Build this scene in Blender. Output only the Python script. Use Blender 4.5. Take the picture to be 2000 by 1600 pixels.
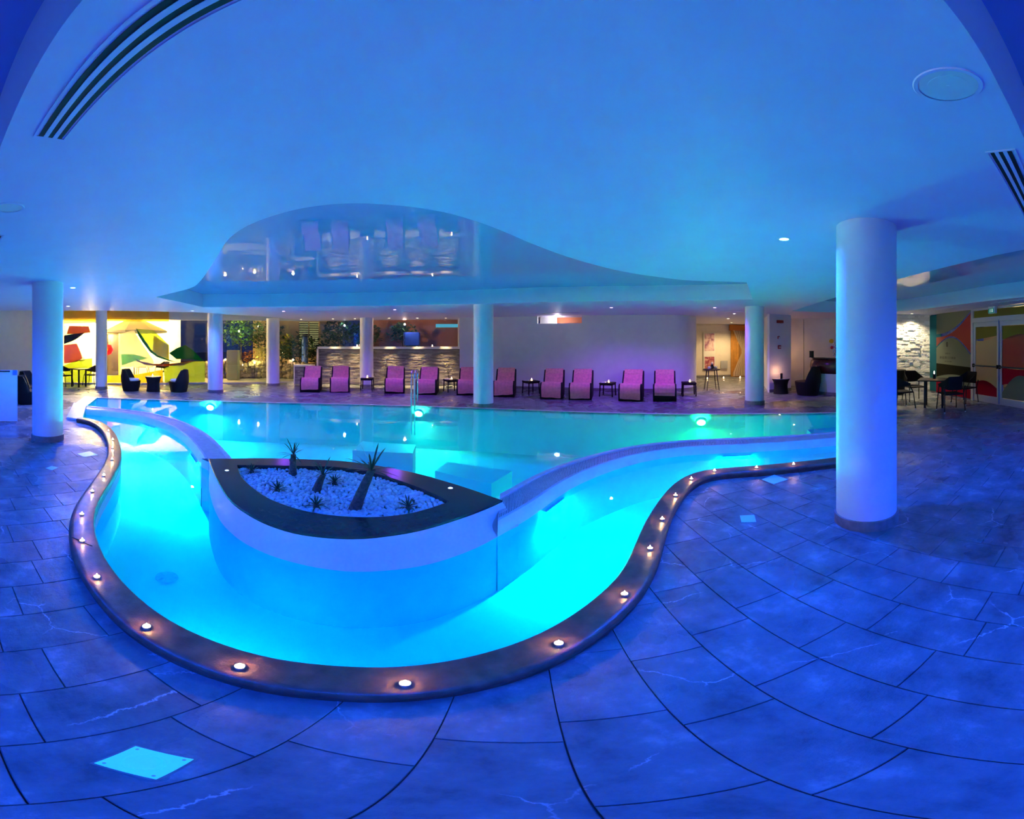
import bpy, bmesh, math, random
from mathutils import Vector, Matrix
from mathutils.geometry import delaunay_2d_cdt

# ------------------------------------------------------------------ reset, camera, world, exposure
for o in list(bpy.data.objects):
    bpy.data.objects.remove(o)
SC = bpy.context.scene
COL = SC.collection
random.seed(7)
PI = math.pi

F_PX = 713.5                     # pixels per radian of the panorama (2000 x 1600 frame)
EYE = 1.6
cam_d = bpy.data.cameras.new('camera')
cam_d.type = 'PANO'
cam_d.panorama_type = 'EQUIRECTANGULAR'
cam_d.longitude_min = -1000 / F_PX
cam_d.longitude_max = 1000 / F_PX
cam_d.latitude_max = 674 / F_PX
cam_d.latitude_min = -926 / F_PX
cam_d.clip_start = 0.02
cam = bpy.data.objects.new('camera', cam_d)
cam.location = (0, 0, EYE)
cam.rotation_euler = (PI / 2, 0, 0)
COL.objects.link(cam)
SC.camera = cam

w = bpy.data.worlds.new('dusk')
SC.world = w
w.use_nodes = True
w.node_tree.nodes['Background'].inputs[0].default_value = (0.035, 0.06, 0.22, 1)
w.node_tree.nodes['Background'].inputs[1].default_value = 0.35

SC.view_settings.view_transform = 'Standard'
SC.view_settings.look = 'None'
SC.view_settings.gamma = 1
SC.view_settings.use_curve_mapping = False
SC.view_settings.exposure = 0.0
cy = SC.cycles
cy.use_denoising = True
cy.max_bounces = 6
cy.diffuse_bounces = 3
cy.use_adaptive_sampling = True
cy.adaptive_threshold = 0.25
cy.adaptive_min_samples = 10
cy.glossy_bounces = 4
cy.transmission_bounces = 6
cy.transparent_max_bounces = 24
cy.sample_clamp_indirect = 4.0
cy.caustics_reflective = False
cy.caustics_refractive = False

# light colours (LED scheme of the hall)
BLUE = (0.004, 0.065, 1.0)
CYAN = (0.03, 0.62, 1.0)
VIOLET = (0.24, 0.05, 1.0)
WARM = (1.0, 0.72, 0.34)
P_DOWN = 455.0
P_VIOLET = 270.0
P_WARM = 45.0

# ------------------------------------------------------------------ materials
MATS = {}

def _new(name):
    m = bpy.data.materials.new(name)
    m.use_nodes = True
    nt = m.node_tree
    nt.nodes.clear()
    out = nt.nodes.new('ShaderNodeOutputMaterial')
    MATS[name] = m
    return m, nt, out

def N(nt, kind, **kw):
    n = nt.nodes.new('ShaderNode' + kind)
    for k, v in kw.items():
        if k in n.inputs:
            n.inputs[k].default_value = v
        else:
            setattr(n, k, v)
    return n

def ramp(nt, stops, mode='LINEAR'):
    r = nt.nodes.new('ShaderNodeValToRGB')
    r.color_ramp.interpolation = mode
    e = r.color_ramp.elements
    while len(e) < len(stops):
        e.new(0.5)
    for el, (p, c) in zip(e, stops):
        el.position = p
        el.color = (*c, 1) if len(c) == 3 else c
    return r

def pmat(name, col, rough=0.6, metal=0.0, var=0.0, scale=8.0, bump=0.0, bscale=40.0, spec=0.5, coat=0.0):
    """plain procedural surface: colour with noise variation and noise bump"""
    m, nt, out = _new(name)
    p = N(nt, 'BsdfPrincipled')
    p.inputs['Roughness'].default_value = rough
    p.inputs['Metallic'].default_value = metal
    p.inputs['Specular IOR Level'].default_value = spec
    p.inputs['Coat Weight'].default_value = coat
    p.inputs['Coat Roughness'].default_value = 0.05
    tc = N(nt, 'TexCoord')
    if var > 0:
        no = N(nt, 'TexNoise', Scale=scale, Detail=5.0)
        nt.links.new(tc.outputs['Object'], no.inputs['Vector'])
        lo = tuple(max(0, c * (1 - var)) for c in col)
        hi = tuple(min(1, c * (1 + var)) for c in col)
        r = ramp(nt, [(0.3, lo), (0.7, hi)])
        nt.links.new(no.outputs['Fac'], r.inputs['Fac'])
        nt.links.new(r.outputs['Color'], p.inputs['Base Color'])
    else:
        p.inputs['Base Color'].default_value = (*col, 1)
    if bump > 0:
        nb = N(nt, 'TexNoise', Scale=bscale, Detail=4.0)
        nt.links.new(tc.outputs['Object'], nb.inputs['Vector'])
        b = N(nt, 'Bump', Strength=bump, Distance=0.02)
        nt.links.new(nb.outputs['Fac'], b.inputs['Height'])
        nt.links.new(b.outputs['Normal'], p.inputs['Normal'])
    nt.links.new(p.outputs[0], out.inputs[0])
    return m

def emat(name, col, strength):
    m, nt, out = _new(name)
    e = N(nt, 'Emission', Strength=strength)
    e.inputs['Color'].default_value = (*col, 1)
    nt.links.new(e.outputs[0], out.inputs[0])
    m.cycles.emission_sampling = 'FRONT' if name.startswith('pool_lens') else 'NONE'
    return m

def glassmat(name, tint=(1, 1, 1), ior=1.45, rough=0.0, bump=0.0, bscale=3.0, boost=1.0):
    """thin clear pane or water skin: Fresnel mirror over a tinted see-through layer"""
    m, nt, out = _new(name)
    t = N(nt, 'BsdfTransparent')
    t.inputs['Color'].default_value = (*tint, 1)
    g = N(nt, 'BsdfGlossy', Roughness=rough)
    # Schlick reflectance, the same from either side of the skin
    ge = N(nt, 'NewGeometry')
    dt = N(nt, 'VectorMath', operation='DOT_PRODUCT')
    ab = N(nt, 'Math', operation='ABSOLUTE')
    om = N(nt, 'Math', operation='SUBTRACT')
    pw_ = N(nt, 'Math', operation='POWER')
    f0 = ((ior - 1) / (ior + 1)) ** 2
    f = N(nt, 'Math', operation='MULTIPLY_ADD')
    om.inputs[0].default_value = 1.0
    pw_.inputs[1].default_value = 5.0
    f.inputs[1].default_value = (1 - f0) * boost
    f.inputs[2].default_value = f0
    nt.links.new(ge.outputs['Incoming'], dt.inputs[0])
    nt.links.new(ge.outputs['Normal'], dt.inputs[1])
    nt.links.new(dt.outputs['Value'], ab.inputs[0])
    nt.links.new(ab.outputs[0], om.inputs[1])
    nt.links.new(om.outputs[0], pw_.inputs[0])
    nt.links.new(pw_.outputs[0], f.inputs[0])
    mx = N(nt, 'MixShader')
    if bump > 0:
        tc = N(nt, 'TexCoord')
        nb = N(nt, 'TexNoise', Scale=bscale, Detail=3.0)
        nt.links.new(tc.outputs['Object'], nb.inputs['Vector'])
        b = N(nt, 'Bump', Strength=bump, Distance=0.02)
        nt.links.new(nb.outputs['Fac'], b.inputs['Height'])
        nt.links.new(b.outputs['Normal'], g.inputs['Normal'])
        nt.links.new(b.outputs['Normal'], dt.inputs[1])
    nt.links.new(f.outputs[0], mx.inputs[0])
    nt.links.new(t.outputs[0], mx.inputs[1])
    nt.links.new(g.outputs[0], mx.inputs[2])
    nt.links.new(mx.outputs[0], out.inputs[0])
    return m

def filmmat(name, col, see=0.35):
    """printed translucent window film"""
    m, nt, out = _new(name)
    t = N(nt, 'BsdfTransparent')
    t.inputs['Color'].default_value = (*col, 1)
    d = N(nt, 'BsdfDiffuse')
    d.inputs['Color'].default_value = (*col, 1)
    tr = N(nt, 'BsdfTranslucent')
    tr.inputs['Color'].default_value = (*col, 1)
    m1 = N(nt, 'MixShader', Fac=0.6)
    nt.links.new(d.outputs[0], m1.inputs[1])
    nt.links.new(tr.outputs[0], m1.inputs[2])
    m2 = N(nt, 'MixShader', Fac=see)
    nt.links.new(m1.outputs[0], m2.inputs[1])
    nt.links.new(t.outputs[0], m2.inputs[2])
    nt.links.new(m2.outputs[0], out.inputs[0])
    return m

def tilemat():
    m, nt, out = _new('slate_tile')
    p = N(nt, 'BsdfPrincipled')
    geo = N(nt, 'NewGeometry')
    wn = N(nt, 'TexWhiteNoise', noise_dimensions='1D')
    nt.links.new(geo.outputs['Random Per Island'], wn.inputs['W'])
    # cloudy slate
    n1 = N(nt, 'TexNoise', Scale=4.0, Detail=7.0, Roughness=0.68)
    nt.links.new(geo.outputs['Position'], n1.inputs['Vector'])
    r1 = ramp(nt, [(0.34, (0.085, 0.095, 0.105)), (0.47, (0.155, 0.165, 0.18)), (0.56, (0.19, 0.20, 0.215)), (0.66, (0.31, 0.315, 0.325))])
    nt.links.new(n1.outputs['Fac'], r1.inputs['Fac'])
    mul = N(nt, 'MixRGB', blend_type='MULTIPLY', Fac=1.0)
    rr = ramp(nt, [(0.0, (0.80, 0.80, 0.80)), (1.0, (1.12, 1.12, 1.12))])
    nt.links.new(wn.outputs['Value'], rr.inputs['Fac'])
    nt.links.new(r1.outputs['Color'], mul.inputs[1])
    nt.links.new(rr.outputs['Color'], mul.inputs[2])
    # pale veins, shifted tile by tile
    ad = N(nt, 'VectorMath', operation='ADD')
    sc = N(nt, 'VectorMath', operation='SCALE')
    nt.links.new(wn.outputs['Color'], sc.inputs[0])
    sc.inputs['Scale'].default_value = 30.0
    nd = N(nt, 'TexNoise', Scale=9.0, Detail=6.0, Roughness=0.7)
    nt.links.new(geo.outputs['Position'], nd.inputs['Vector'])
    sc2 = N(nt, 'VectorMath', operation='SCALE')
    nt.links.new(nd.outputs['Color'], sc2.inputs[0])
    sc2.inputs['Scale'].default_value = 0.09
    nt.links.new(geo.outputs['Position'], ad.inputs[0])
    nt.links.new(sc.outputs[0], ad.inputs[1])
    ad2 = N(nt, 'VectorMath', operation='ADD')
    nt.links.new(ad.outputs[0], ad2.inputs[0])
    nt.links.new(sc2.outputs[0], ad2.inputs[1])
    vo = N(nt, 'TexVoronoi', feature='DISTANCE_TO_EDGE', Scale=1.7)
    nt.links.new(ad2.outputs[0], vo.inputs['Vector'])
    rv = ramp(nt, [(0.0, (1, 1, 1)), (0.003, (0.7, 0.7, 0.7)), (0.006, (0, 0, 0))])
    nt.links.new(vo.outputs['Distance'], rv.inputs['Fac'])
    nm = N(nt, 'TexNoise', Scale=2.6, Detail=2.0)
    nt.links.new(ad.outputs[0], nm.inputs['Vector'])
    rm = ramp(nt, [(0.53, (0, 0, 0)), (0.60, (0.75, 0.75, 0.75))])
    nt.links.new(nm.outputs['Fac'], rm.inputs['Fac'])
    vm = N(nt, 'MixRGB', blend_type='MULTIPLY', Fac=1.0)
    nt.links.new(rv.outputs['Color'], vm.inputs[1])
    nt.links.new(rm.outputs['Color'], vm.inputs[2])
    mixv = N(nt, 'MixRGB', blend_type='MIX')
    nt.links.new(vm.outputs['Color'], mixv.inputs[0])
    nt.links.new(mul.outputs['Color'], mixv.inputs[1])
    mixv.inputs[2].default_value = (0.62, 0.64, 0.66, 1)
    nt.links.new(mixv.outputs['Color'], p.inputs['Base Color'])
    # wet puddles: smooth where the noise is high
    nw = N(nt, 'TexNoise', Scale=0.55, Detail=4.0, Roughness=0.6)
    nt.links.new(geo.outputs['Position'], nw.inputs['Vector'])
    rw = ramp(nt, [(0.46, (0.5, 0.5, 0.5)), (0.54, (0.26, 0.26, 0.26)), (0.60, (0.09, 0.09, 0.09))])
    nt.links.new(nw.outputs['Fac'], rw.inputs['Fac'])
    nt.links.new(rw.outputs['Color'], p.inputs['Roughness'])
    nb = N(nt, 'TexNoise', Scale=30.0, Detail=6.0, Roughness=0.7)
    nt.links.new(geo.outputs['Position'], nb.inputs['Vector'])
    b = N(nt, 'Bump', Strength=0.4, Distance=0.012)
    nt.links.new(nb.outputs['Fac'], b.inputs['Height'])
    nt.links.new(b.outputs['Normal'], p.inputs['Normal'])
    p.inputs['Specular IOR Level'].default_value = 0.5
    nt.links.new(p.outputs[0], out.inputs[0])
    return m

def stripemat(name, c1, c2, scale, rough=0.5, axis='Z', spec=0.5):
    m, nt, out = _new(name)
    p = N(nt, 'BsdfPrincipled', Roughness=rough)
    p.inputs['Specular IOR Level'].default_value = spec
    tc = N(nt, 'TexCoord')
    wv = N(nt, 'TexWave', Scale=scale, Distortion=0.3, bands_direction=axis)
    nt.links.new(tc.outputs['Object'], wv.inputs['Vector'])
    r = ramp(nt, [(0.3, c1), (0.7, c2)])
    nt.links.new(wv.outputs['Fac'], r.inputs['Fac'])
    nt.links.new(r.outputs['Color'], p.inputs['Base Color'])
    b = N(nt, 'Bump', Strength=0.4, Distance=0.01)
    nt.links.new(wv.outputs['Fac'], b.inputs['Height'])
    nt.links.new(b.outputs['Normal'], p.inputs['Normal'])
    nt.links.new(p.outputs[0], out.inputs[0])
    return m

def islandmat(name, stops, rough=0.7, bump=0.0, bscale=30.0):
    """each loose piece of the mesh (pebble, stone, leaf) gets its own tone"""
    m, nt, out = _new(name)
    p = N(nt, 'BsdfPrincipled', Roughness=rough)
    g = N(nt, 'NewGeometry')
    r = ramp(nt, stops)
    nt.links.new(g.outputs['Random Per Island'], r.inputs['Fac'])
    nt.links.new(r.outputs['Color'], p.inputs['Base Color'])
    if bump > 0:
        nb = N(nt, 'TexNoise', Scale=bscale, Detail=4.0)
        nt.links.new(g.outputs['Position'], nb.inputs['Vector'])
        b = N(nt, 'Bump', Strength=bump, Distance=0.03)
        nt.links.new(nb.outputs['Fac'], b.inputs['Height'])
        nt.links.new(b.outputs['Normal'], p.inputs['Normal'])
    nt.links.new(p.outputs[0], out.inputs[0])
    return m

M_TILE = tilemat()
M_GROUT = pmat('grout', (0.05, 0.055, 0.06), 0.8)
M_CEIL = pmat('ceiling_light_tint', (0.72, 0.69, 0.92), 0.55, var=0.02, scale=3, spec=0.3)  # white ceiling tinted pale blue to offset green light from the pools
M_FASCIA = pmat('fascia_paint', (0.74, 0.80, 0.92), 0.55, var=0.02, scale=3, spec=0.3)  # same white paint, tinted less so the edges keep the green pool light
M_WALL = pmat('wall_paint', (0.80, 0.79, 0.80), 0.6, var=0.03, scale=4, bump=0.05, bscale=90)
M_COLUMN = pmat('column_paint', (0.86, 0.86, 0.90), 0.5, var=0.02, scale=5)
M_SKIRT = pmat('skirting_stone', (0.20, 0.19, 0.19), 0.45, var=0.2, scale=20)
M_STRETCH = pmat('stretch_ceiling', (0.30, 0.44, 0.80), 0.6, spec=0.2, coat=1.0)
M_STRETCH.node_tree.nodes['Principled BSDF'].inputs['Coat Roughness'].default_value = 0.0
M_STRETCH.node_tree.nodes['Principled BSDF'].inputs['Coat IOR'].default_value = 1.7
M_KERB = pmat('kerb_stone', (0.125, 0.070, 0.052), 0.32, var=0.35, scale=14, bump=0.12, bscale=120)
M_RIM = pmat('rim_stone', (0.035, 0.032, 0.035), 0.16, var=0.3, scale=18, bump=0.04, bscale=90)
M_PWALL = pmat('planter_plaster', (0.60, 0.60, 0.64), 0.45, var=0.04, scale=6)
M_BASIN = pmat('pool_plaster', (0.80, 0.86, 0.88), 0.6, var=0.03, scale=3)
M_COPING = pmat('coping_stone', (0.62, 0.62, 0.63), 0.4, var=0.1, scale=12)
M_GRATE = stripemat('overflow_grating', (0.42, 0.43, 0.45), (0.66, 0.67, 0.68), 40, 0.4, 'X')
M_WATER = glassmat('pool_water', (0.16, 0.90, 0.96), 1.33, 0.02, bump=0.10, bscale=2.2, boost=0.5)
M_WATER_LOW = glassmat('lower_water', (0.12, 0.94, 1.0), 1.33, 0.01, bump=0.04, bscale=2.5)
M_GLASS = glassmat('clear_glass', (0.94, 0.96, 0.96), 1.45)
M_BLACKSLOT = pmat('slot_dark', (0.006, 0.006, 0.008), 0.6)
M_WHITEMETAL = pmat('white_metal', (0.72, 0.73, 0.76), 0.4)
M_CHROME = pmat('steel', (0.75, 0.77, 0.8), 0.18, metal=1.0)
M_ALU = pmat('aluminium_frame', (0.56, 0.55, 0.56), 0.4, metal=0.3)
M_WICKER = stripemat('dark_wicker', (0.008, 0.007, 0.008), (0.02, 0.017, 0.018), 30, 0.7, spec=0.2)
M_BLACK = pmat('black_plastic', (0.010, 0.010, 0.011), 0.5, spec=0.25)
M_DARKWOOD = pmat('dark_wood', (0.03, 0.018, 0.012), 0.4, var=0.3, scale=20)
M_TOWEL = pmat('pink_towel', (0.88, 0.30, 0.30), 0.95, var=0.12, scale=14, bump=0.5, bscale=160)
M_TOWEL_TOP = pmat('pink_towel_fold', (0.90, 0.36, 0.30), 0.95, var=0.12, scale=14, bump=0.5, bscale=160)
M_CUSHION = pmat('white_cushion', (0.78, 0.80, 0.82), 0.8, var=0.05, scale=9)
M_WAX = pmat('candle_wax', (0.85, 0.78, 0.66), 0.5)
M_TIN = pmat('candle_tin', (0.7, 0.68, 0.66), 0.3, metal=0.8)
M_FLAME = emat('candle_flame', (1.0, 0.62, 0.26), 260.0)
M_CANDLEGLOW = emat('lit_wax', (1.0, 0.66, 0.32), 9.0)
M_VOTIVE = emat('votive_flame', (1.0, 0.66, 0.34), 120.0)
M_PEBBLE = islandmat('white_pebble', [(0.0, (0.58, 0.60, 0.63)), (1.0, (0.80, 0.81, 0.83))], 0.55, 0.15, 60)
M_PEBBLEBASE = pmat('pebble_bed_soil', (0.22, 0.23, 0.25), 0.9)
M_LEAF = islandmat('palm_leaf', [(0.0, (0.015, 0.05, 0.03)), (1.0, (0.04, 0.10, 0.05))], 0.5)
M_TRUNK = pmat('palm_trunk', (0.10, 0.085, 0.075), 0.85, var=0.4, scale=30, bump=0.8, bscale=50)
M_STONECLAD = islandmat('split_stone', [(0.0, (0.22, 0.19, 0.18)), (0.5, (0.32, 0.28, 0.26)), (1.0, (0.42, 0.38, 0.34))], 0.85, 0.6, 25)
M_WHITESTONE = islandmat('white_split_stone', [(0.0, (0.62, 0.60, 0.56)), (1.0, (0.86, 0.84, 0.80))], 0.85, 0.7, 25)
M_LEDGE = pmat('ledge_white', (0.82, 0.80, 0.78), 0.5)
M_LENS_BLUE = emat('downlight_blue', (0.25, 0.85, 1.0), 14.0)
M_LENS_PALE = emat('downlight_pale', (0.7, 0.8, 1.0), 9.0)
M_LENS_VIOLET = emat('downlight_violet', (0.85, 0.55, 1.0), 8.0)
M_LENS_WARM = emat('downlight_warm', (1.0, 0.82, 0.5), 10.0)

# ------------------------------------------------------------------ mesh builder
class MB:
    def __init__(s):
        s.v = []
        s.f = []

    def add(s, verts, faces, M=None):
        b = len(s.v)
        for p in verts:
            p = Vector(p)
            if M is not None:
                p = M @ p
            s.v.append(tuple(p))
        for f in faces:
            s.f.append(tuple(b + i for i in f))
        return s

    def box(s, c, size, rz=0.0, M=None):
        x, y, z = (a / 2 for a in size)
        vs = [(-x, -y, -z), (x, -y, -z), (x, y, -z), (-x, y, -z), (-x, -y, z), (x, -y, z), (x, y, z), (-x, y, z)]
        T = Matrix.Translation(c) @ Matrix.Rotation(rz, 4, 'Z')
        if M is not None:
            T = M @ T
        return s.add(vs, [(0, 3, 2, 1), (4, 5, 6, 7), (0, 1, 5, 4), (1, 2, 6, 5), (2, 3, 7, 6), (3, 0, 4, 7)], T)

    def bbox(s, c, size, bev, rz=0.0):
        """box with chamfered vertical edges and a chamfered top"""
        x, y, z = (a / 2 for a in size)
        def ring(i, zz):
            X, Y = x - i, y - i
            k = bev
            return [(-X + k, -Y, zz), (X - k, -Y, zz), (X, -Y + k, zz), (X, Y - k, zz), (X - k, Y, zz), (-X + k, Y, zz), (-X, Y - k, zz), (-X, -Y + k, zz)]
        T = Matrix.Translation(c) @ Matrix.Rotation(rz, 4, 'Z')
        return s.loft([[T @ Vector(p) for p in r] for r in (ring(bev, -z), ring(0, -z + bev), ring(0, z - bev), ring(bev, z))], True, True)

    def loft(s, rings, closed=True, caps=False):
        b = len(s.v)
        n = len(rings[0])
        for r in rings:
            s.v += [tuple(p) for p in r]
        for i in range(len(rings) - 1):
            for j in range(n if closed else n - 1):
                k = (j + 1) % n
                s.f.append((b + i * n + j, b + i * n + k, b + (i + 1) * n + k, b + (i + 1) * n + j))
        if caps:
            s.f.append(tuple(b + j for j in reversed(range(n))))
            s.f.append(tuple(b + (len(rings) - 1) * n + j for j in range(n)))
        return s

    def lathe(s, prof, n=24, c=(0, 0, 0), a0=0.0, a1=2 * PI, M=None):
        full = abs(a1 - a0 - 2 * PI) < 1e-6
        cnt = n if full else n + 1
        rings = []
        for r, z in prof:
            ring = []
            for j in range(cnt):
                a = a0 + (a1 - a0) * j / n
                p = Vector((c[0] + r * math.cos(a), c[1] + r * math.sin(a), c[2] + z))
                ring.append(M @ p if M is not None else p)
            rings.append(ring)
        return s.loft(rings, full, False)

    def disc(s, c, r, n=24, up=True):
        b = len(s.v)
        s.v += [(c[0] + r * math.cos(2 * PI * j / n), c[1] + r * math.sin(2 * PI * j / n), c[2]) for j in range(n)]
        s.f.append(tuple(range(b, b + n)) if up else tuple(reversed(range(b, b + n))))
        return s

    def tube(s, path, r, n=8, r2=None):
        path = [Vector(p) for p in path]
        rings = []
        for i, p in enumerate(path):
            d = (path[min(i + 1, len(path) - 1)] - path[max(i - 1, 0)]).normalized()
            a = Vector((0, 0, 1)) if abs(d.z) < 0.9 else Vector((1, 0, 0))
            u = d.cross(a).normalized()
            v = d.cross(u)
            rr = r if r2 is None else r + (r2 - r) * i / max(1, len(path) - 1)
            rings.append([p + (u * math.cos(2 * PI * k / n) + v * math.sin(2 * PI * k / n)) * rr for k in range(n)])
        return s.loft(rings, True, True)

    def prism(s, poly, z0, z1):
        return s.loft([[(x, y, z0) for x, y in poly], [(x, y, z1) for x, y in poly]], True, True)

    def ball(s, c, r, n=10, m=6, M=None):
        rx, ry, rz = (r, r, r) if isinstance(r, (int, float)) else r
        rings = []
        for i in range(m + 1):
            t = -PI / 2 + PI * i / m
            ring = []
            for j in range(n):
                a = 2 * PI * j / n
                p = Vector((rx * math.cos(t) * math.cos(a), ry * math.cos(t) * math.sin(a), rz * math.sin(t)))
                if M is not None:
                    p = M @ p
                ring.append(p + Vector(c))
            rings.append(ring)
        return s.loft(rings, True, False)

    def mesh(s, name, smooth=False):
        me = bpy.data.meshes.new(name)
        me.from_pydata(s.v, [], s.f)
        bm = bmesh.new()
        bm.from_mesh(me)
        bmesh.ops.remove_doubles(bm, verts=bm.verts, dist=1e-5)
        bmesh.ops.recalc_face_normals(bm, faces=bm.faces)
        bm.to_mesh(me)
        bm.free()
        if smooth:
            for p in me.polygons:
                p.use_smooth = True
            me.set_sharp_from_angle(angle=math.radians(40))
        return me

    def build(s, name, mat, parent=None, smooth=False, loc=None):
        me = s.mesh(name, smooth)
        me.materials.append(mat)
        return link(name, me, parent, loc)

def link(name, me, parent=None, loc=None):
    o = bpy.data.objects.new(name, me)
    COL.objects.link(o)
    if parent is not None:
        o.parent = parent
    if loc is not None:
        o.location = loc
    return o

def tag(o, label=None, cat=None, group=None, kind=None):
    if label:
        o['label'] = label
    if cat:
        o['category'] = cat
    if group:
        o['group'] = group
    if kind:
        o['kind'] = kind
    return o

def thing(name, label, cat, loc=(0, 0, 0), rz=0.0, group=None, kind=None):
    o = bpy.data.objects.new(name, None)
    o.empty_display_size = 0.2
    COL.objects.link(o)
    o.location = loc
    o.rotation_euler = (0, 0, rz)
    return tag(o, label, cat, group, kind)

def copy_tree(o, parent=None):
    c = o.copy()
    COL.objects.link(c)
    c.parent = parent
    for ch in list(o.children):
        copy_tree(ch, c)
    return c

def lamp(kind, name, loc, power, col, parent=None, target=None, **kw):
    l = bpy.data.lights.new(name, kind)
    l.energy = power
    l.color = col
    for k, v in kw.items():
        setattr(l, k, v)
    o = bpy.data.objects.new(name, l)
    COL.objects.link(o)
    o.location = loc
    if target is not None:
        o.rotation_euler = (Vector(target) - Vector(loc)).to_track_quat('-Z', 'Y').to_euler()
    if parent is not None:
        o.parent = parent
    return o

ORD = ['first', 'second', 'third', 'fourth', 'fifth', 'sixth', 'seventh', 'eighth', 'ninth', 'tenth', 'eleventh', 'twelfth',
       'thirteenth', 'fourteenth', 'fifteenth', 'sixteenth', 'seventeenth', 'eighteenth', 'nineteenth', 'twentieth',
       'twenty-first', 'twenty-second', 'twenty-third', 'twenty-fourth']

# ------------------------------------------------------------------ plan geometry helpers
def smooth_line(pts, step=0.08, closed=False):
    """Catmull-Rom through the points, resampled"""
    P = [Vector((x, y)) for x, y in pts]
    n = len(P)
    out = []
    rng = range(n) if closed else range(n - 1)
    for i in rng:
        if closed:
            a, b, c, d = P[(i - 1) % n], P[i], P[(i + 1) % n], P[(i + 2) % n]
        else:
            a, b, c, d = P[max(i - 1, 0)], P[i], P[i + 1], P[min(i + 2, n - 1)]
        k = max(2, int((c - b).length / step))
        for j in range(k):
            t = j / k
            out.append(0.5 * ((2 * b) + (c - a) * t + (2 * a - 5 * b + 4 * c - d) * t * t + (3 * b - a - 3 * c + d) * t ** 3))
    if not closed:
        out.append(P[-1])
    return [(p.x, p.y) for p in out]

def relax(pts, it=3):
    """light smoothing of an open line"""
    for _ in range(it):
        pts = [pts[0]] + [((a[0] + 2 * b[0] + c[0]) / 4, (a[1] + 2 * b[1] + c[1]) / 4) for a, b, c in zip(pts, pts[1:], pts[2:])] + [pts[-1]]
    return pts

def offset(pts, d):
    out = []
    for i, p in enumerate(pts):
        a = Vector(pts[max(i - 1, 0)])
        b = Vector(pts[min(i + 1, len(pts) - 1)])
        t = (b - a).normalized()
        out.append((p[0] - t.y * d, p[1] + t.x * d))
    return out

def rows(line, n):
    """resample a line to n points"""
    L = [0.0]
    for a, b in zip(line, line[1:]):
        L.append(L[-1] + math.dist(a, b))
    out = []
    i = 0
    for k in range(n):
        t = L[-1] * k / (n - 1)
        while i < len(L) - 2 and L[i + 1] < t:
            i += 1
        f = (t - L[i]) / max(1e-9, L[i + 1] - L[i])
        out.append((line[i][0] + (line[i + 1][0] - line[i][0]) * f, line[i][1] + (line[i + 1][1] - line[i][1]) * f))
    return out
def inside(p, poly):
    x, y = p
    r = False
    j = len(poly) - 1
    for i in range(len(poly)):
        xi, yi = poly[i]
        xj, yj = poly[j]
        if (yi > y) != (yj > y) and x < (xj - xi) * (y - yi) / (yj - yi) + xi:
            r = not r
        j = i
    return r

def fill(outer, holes=()):
    """triangles of a polygon with holes"""
    vs, es = [], []
    for loop in [outer] + list(holes):
        b = len(vs)
        vs += [Vector(p) for p in loop]
        es += [(b + i, b + (i + 1) % len(loop)) for i in range(len(loop))]
    v, e, f, *_ = delaunay_2d_cdt(vs, es, [], 0, 1e-5)
    keep = []
    for t in f:
        c = ((v[t[0]].x + v[t[1]].x + v[t[2]].x) / 3, (v[t[0]].y + v[t[1]].y + v[t[2]].y) / 3)
        if inside(c, outer) and not any(inside(c, h) for h in holes):
            keep.append(tuple(t))
    return [(p.x, p.y) for p in v], keep

def sheet(mb, outer, holes, z):
    v, f = fill(outer, holes)
    return mb.add([(x, y, z) for x, y in v], f)

# ------------------------------------------------------------------ plan of the pools (metres, camera foot at the origin)
KERB_IN = relax(smooth_line([(-6.97, 2.90), (-6.74, 3.01), (-6.43, 3.06), (-5.9, 2.99), (-5.39, 2.84), (-4.87, 2.63), (-4.46, 2.44), (-4.05, 2.2),
    (-3.55, 1.83), (-3.21, 1.56), (-2.94, 1.36), (-2.7, 1.22), (-2.44, 1.11), (-2.19, 1.035), (-1.95, 0.985), (-1.68, 0.955), (-1.47, 0.945),
    (-1.28, 0.95), (-1.12, 0.97), (-0.9, 1.01), (-0.78, 1.04), (-0.67, 1.08), (-0.56, 1.12), (-0.44, 1.16), (-0.33, 1.21), (-0.16, 1.3),
    (-0.03, 1.39), (0.12, 1.49), (0.28, 1.64), (0.46, 1.82), (0.63, 2.02), (0.81, 2.32), (1.0, 2.64), (1.21, 2.94), (1.44, 3.23), (1.67, 3.46),
    (1.90, 3.62), (2.12, 3.68), (2.43, 3.61), (2.73, 3.47), (3.15, 3.28), (3.67, 3.02), (4.15, 2.82), (4.55, 2.85), (4.95, 3.15), (5.3, 3.62)]), 4)
KERB_OUT = offset(KERB_IN, -0.19)
WEIR_L = relax(smooth_line([(-8.73, 3.75), (-7.9, 4.36), (-7.06, 4.68), (-6.12, 4.69), (-5.18, 4.46), (-4.34, 4.09), (-3.6, 3.66), (-3.3, 3.45)]), 4)
WEIR_R = relax(smooth_line([(-0.55, 3.06), (-0.35, 3.35), (-0.11, 3.68), (0.22, 4.19), (0.58, 4.6), (1.15, 5.03), (1.78, 5.31), (2.42, 5.37), (3.01, 5.25), (3.82, 4.87), (5.1, 4.18), (5.6, 3.9)]), 4)
FAR = relax(smooth_line([(-9.98, 4.64), (-8.92, 5.79), (-7.94, 6.71), (-7.0, 7.42), (-5.0, 8.5), (-2.88, 9.08), (-0.96, 9.12), (0.0, 8.95), (1.21, 8.6), (2.35, 8.15),
    (3.3, 7.67), (4.83, 6.80), (5.87, 6.04), (6.58, 5.4), (6.95, 5.0)], 0.2), 3)
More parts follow.
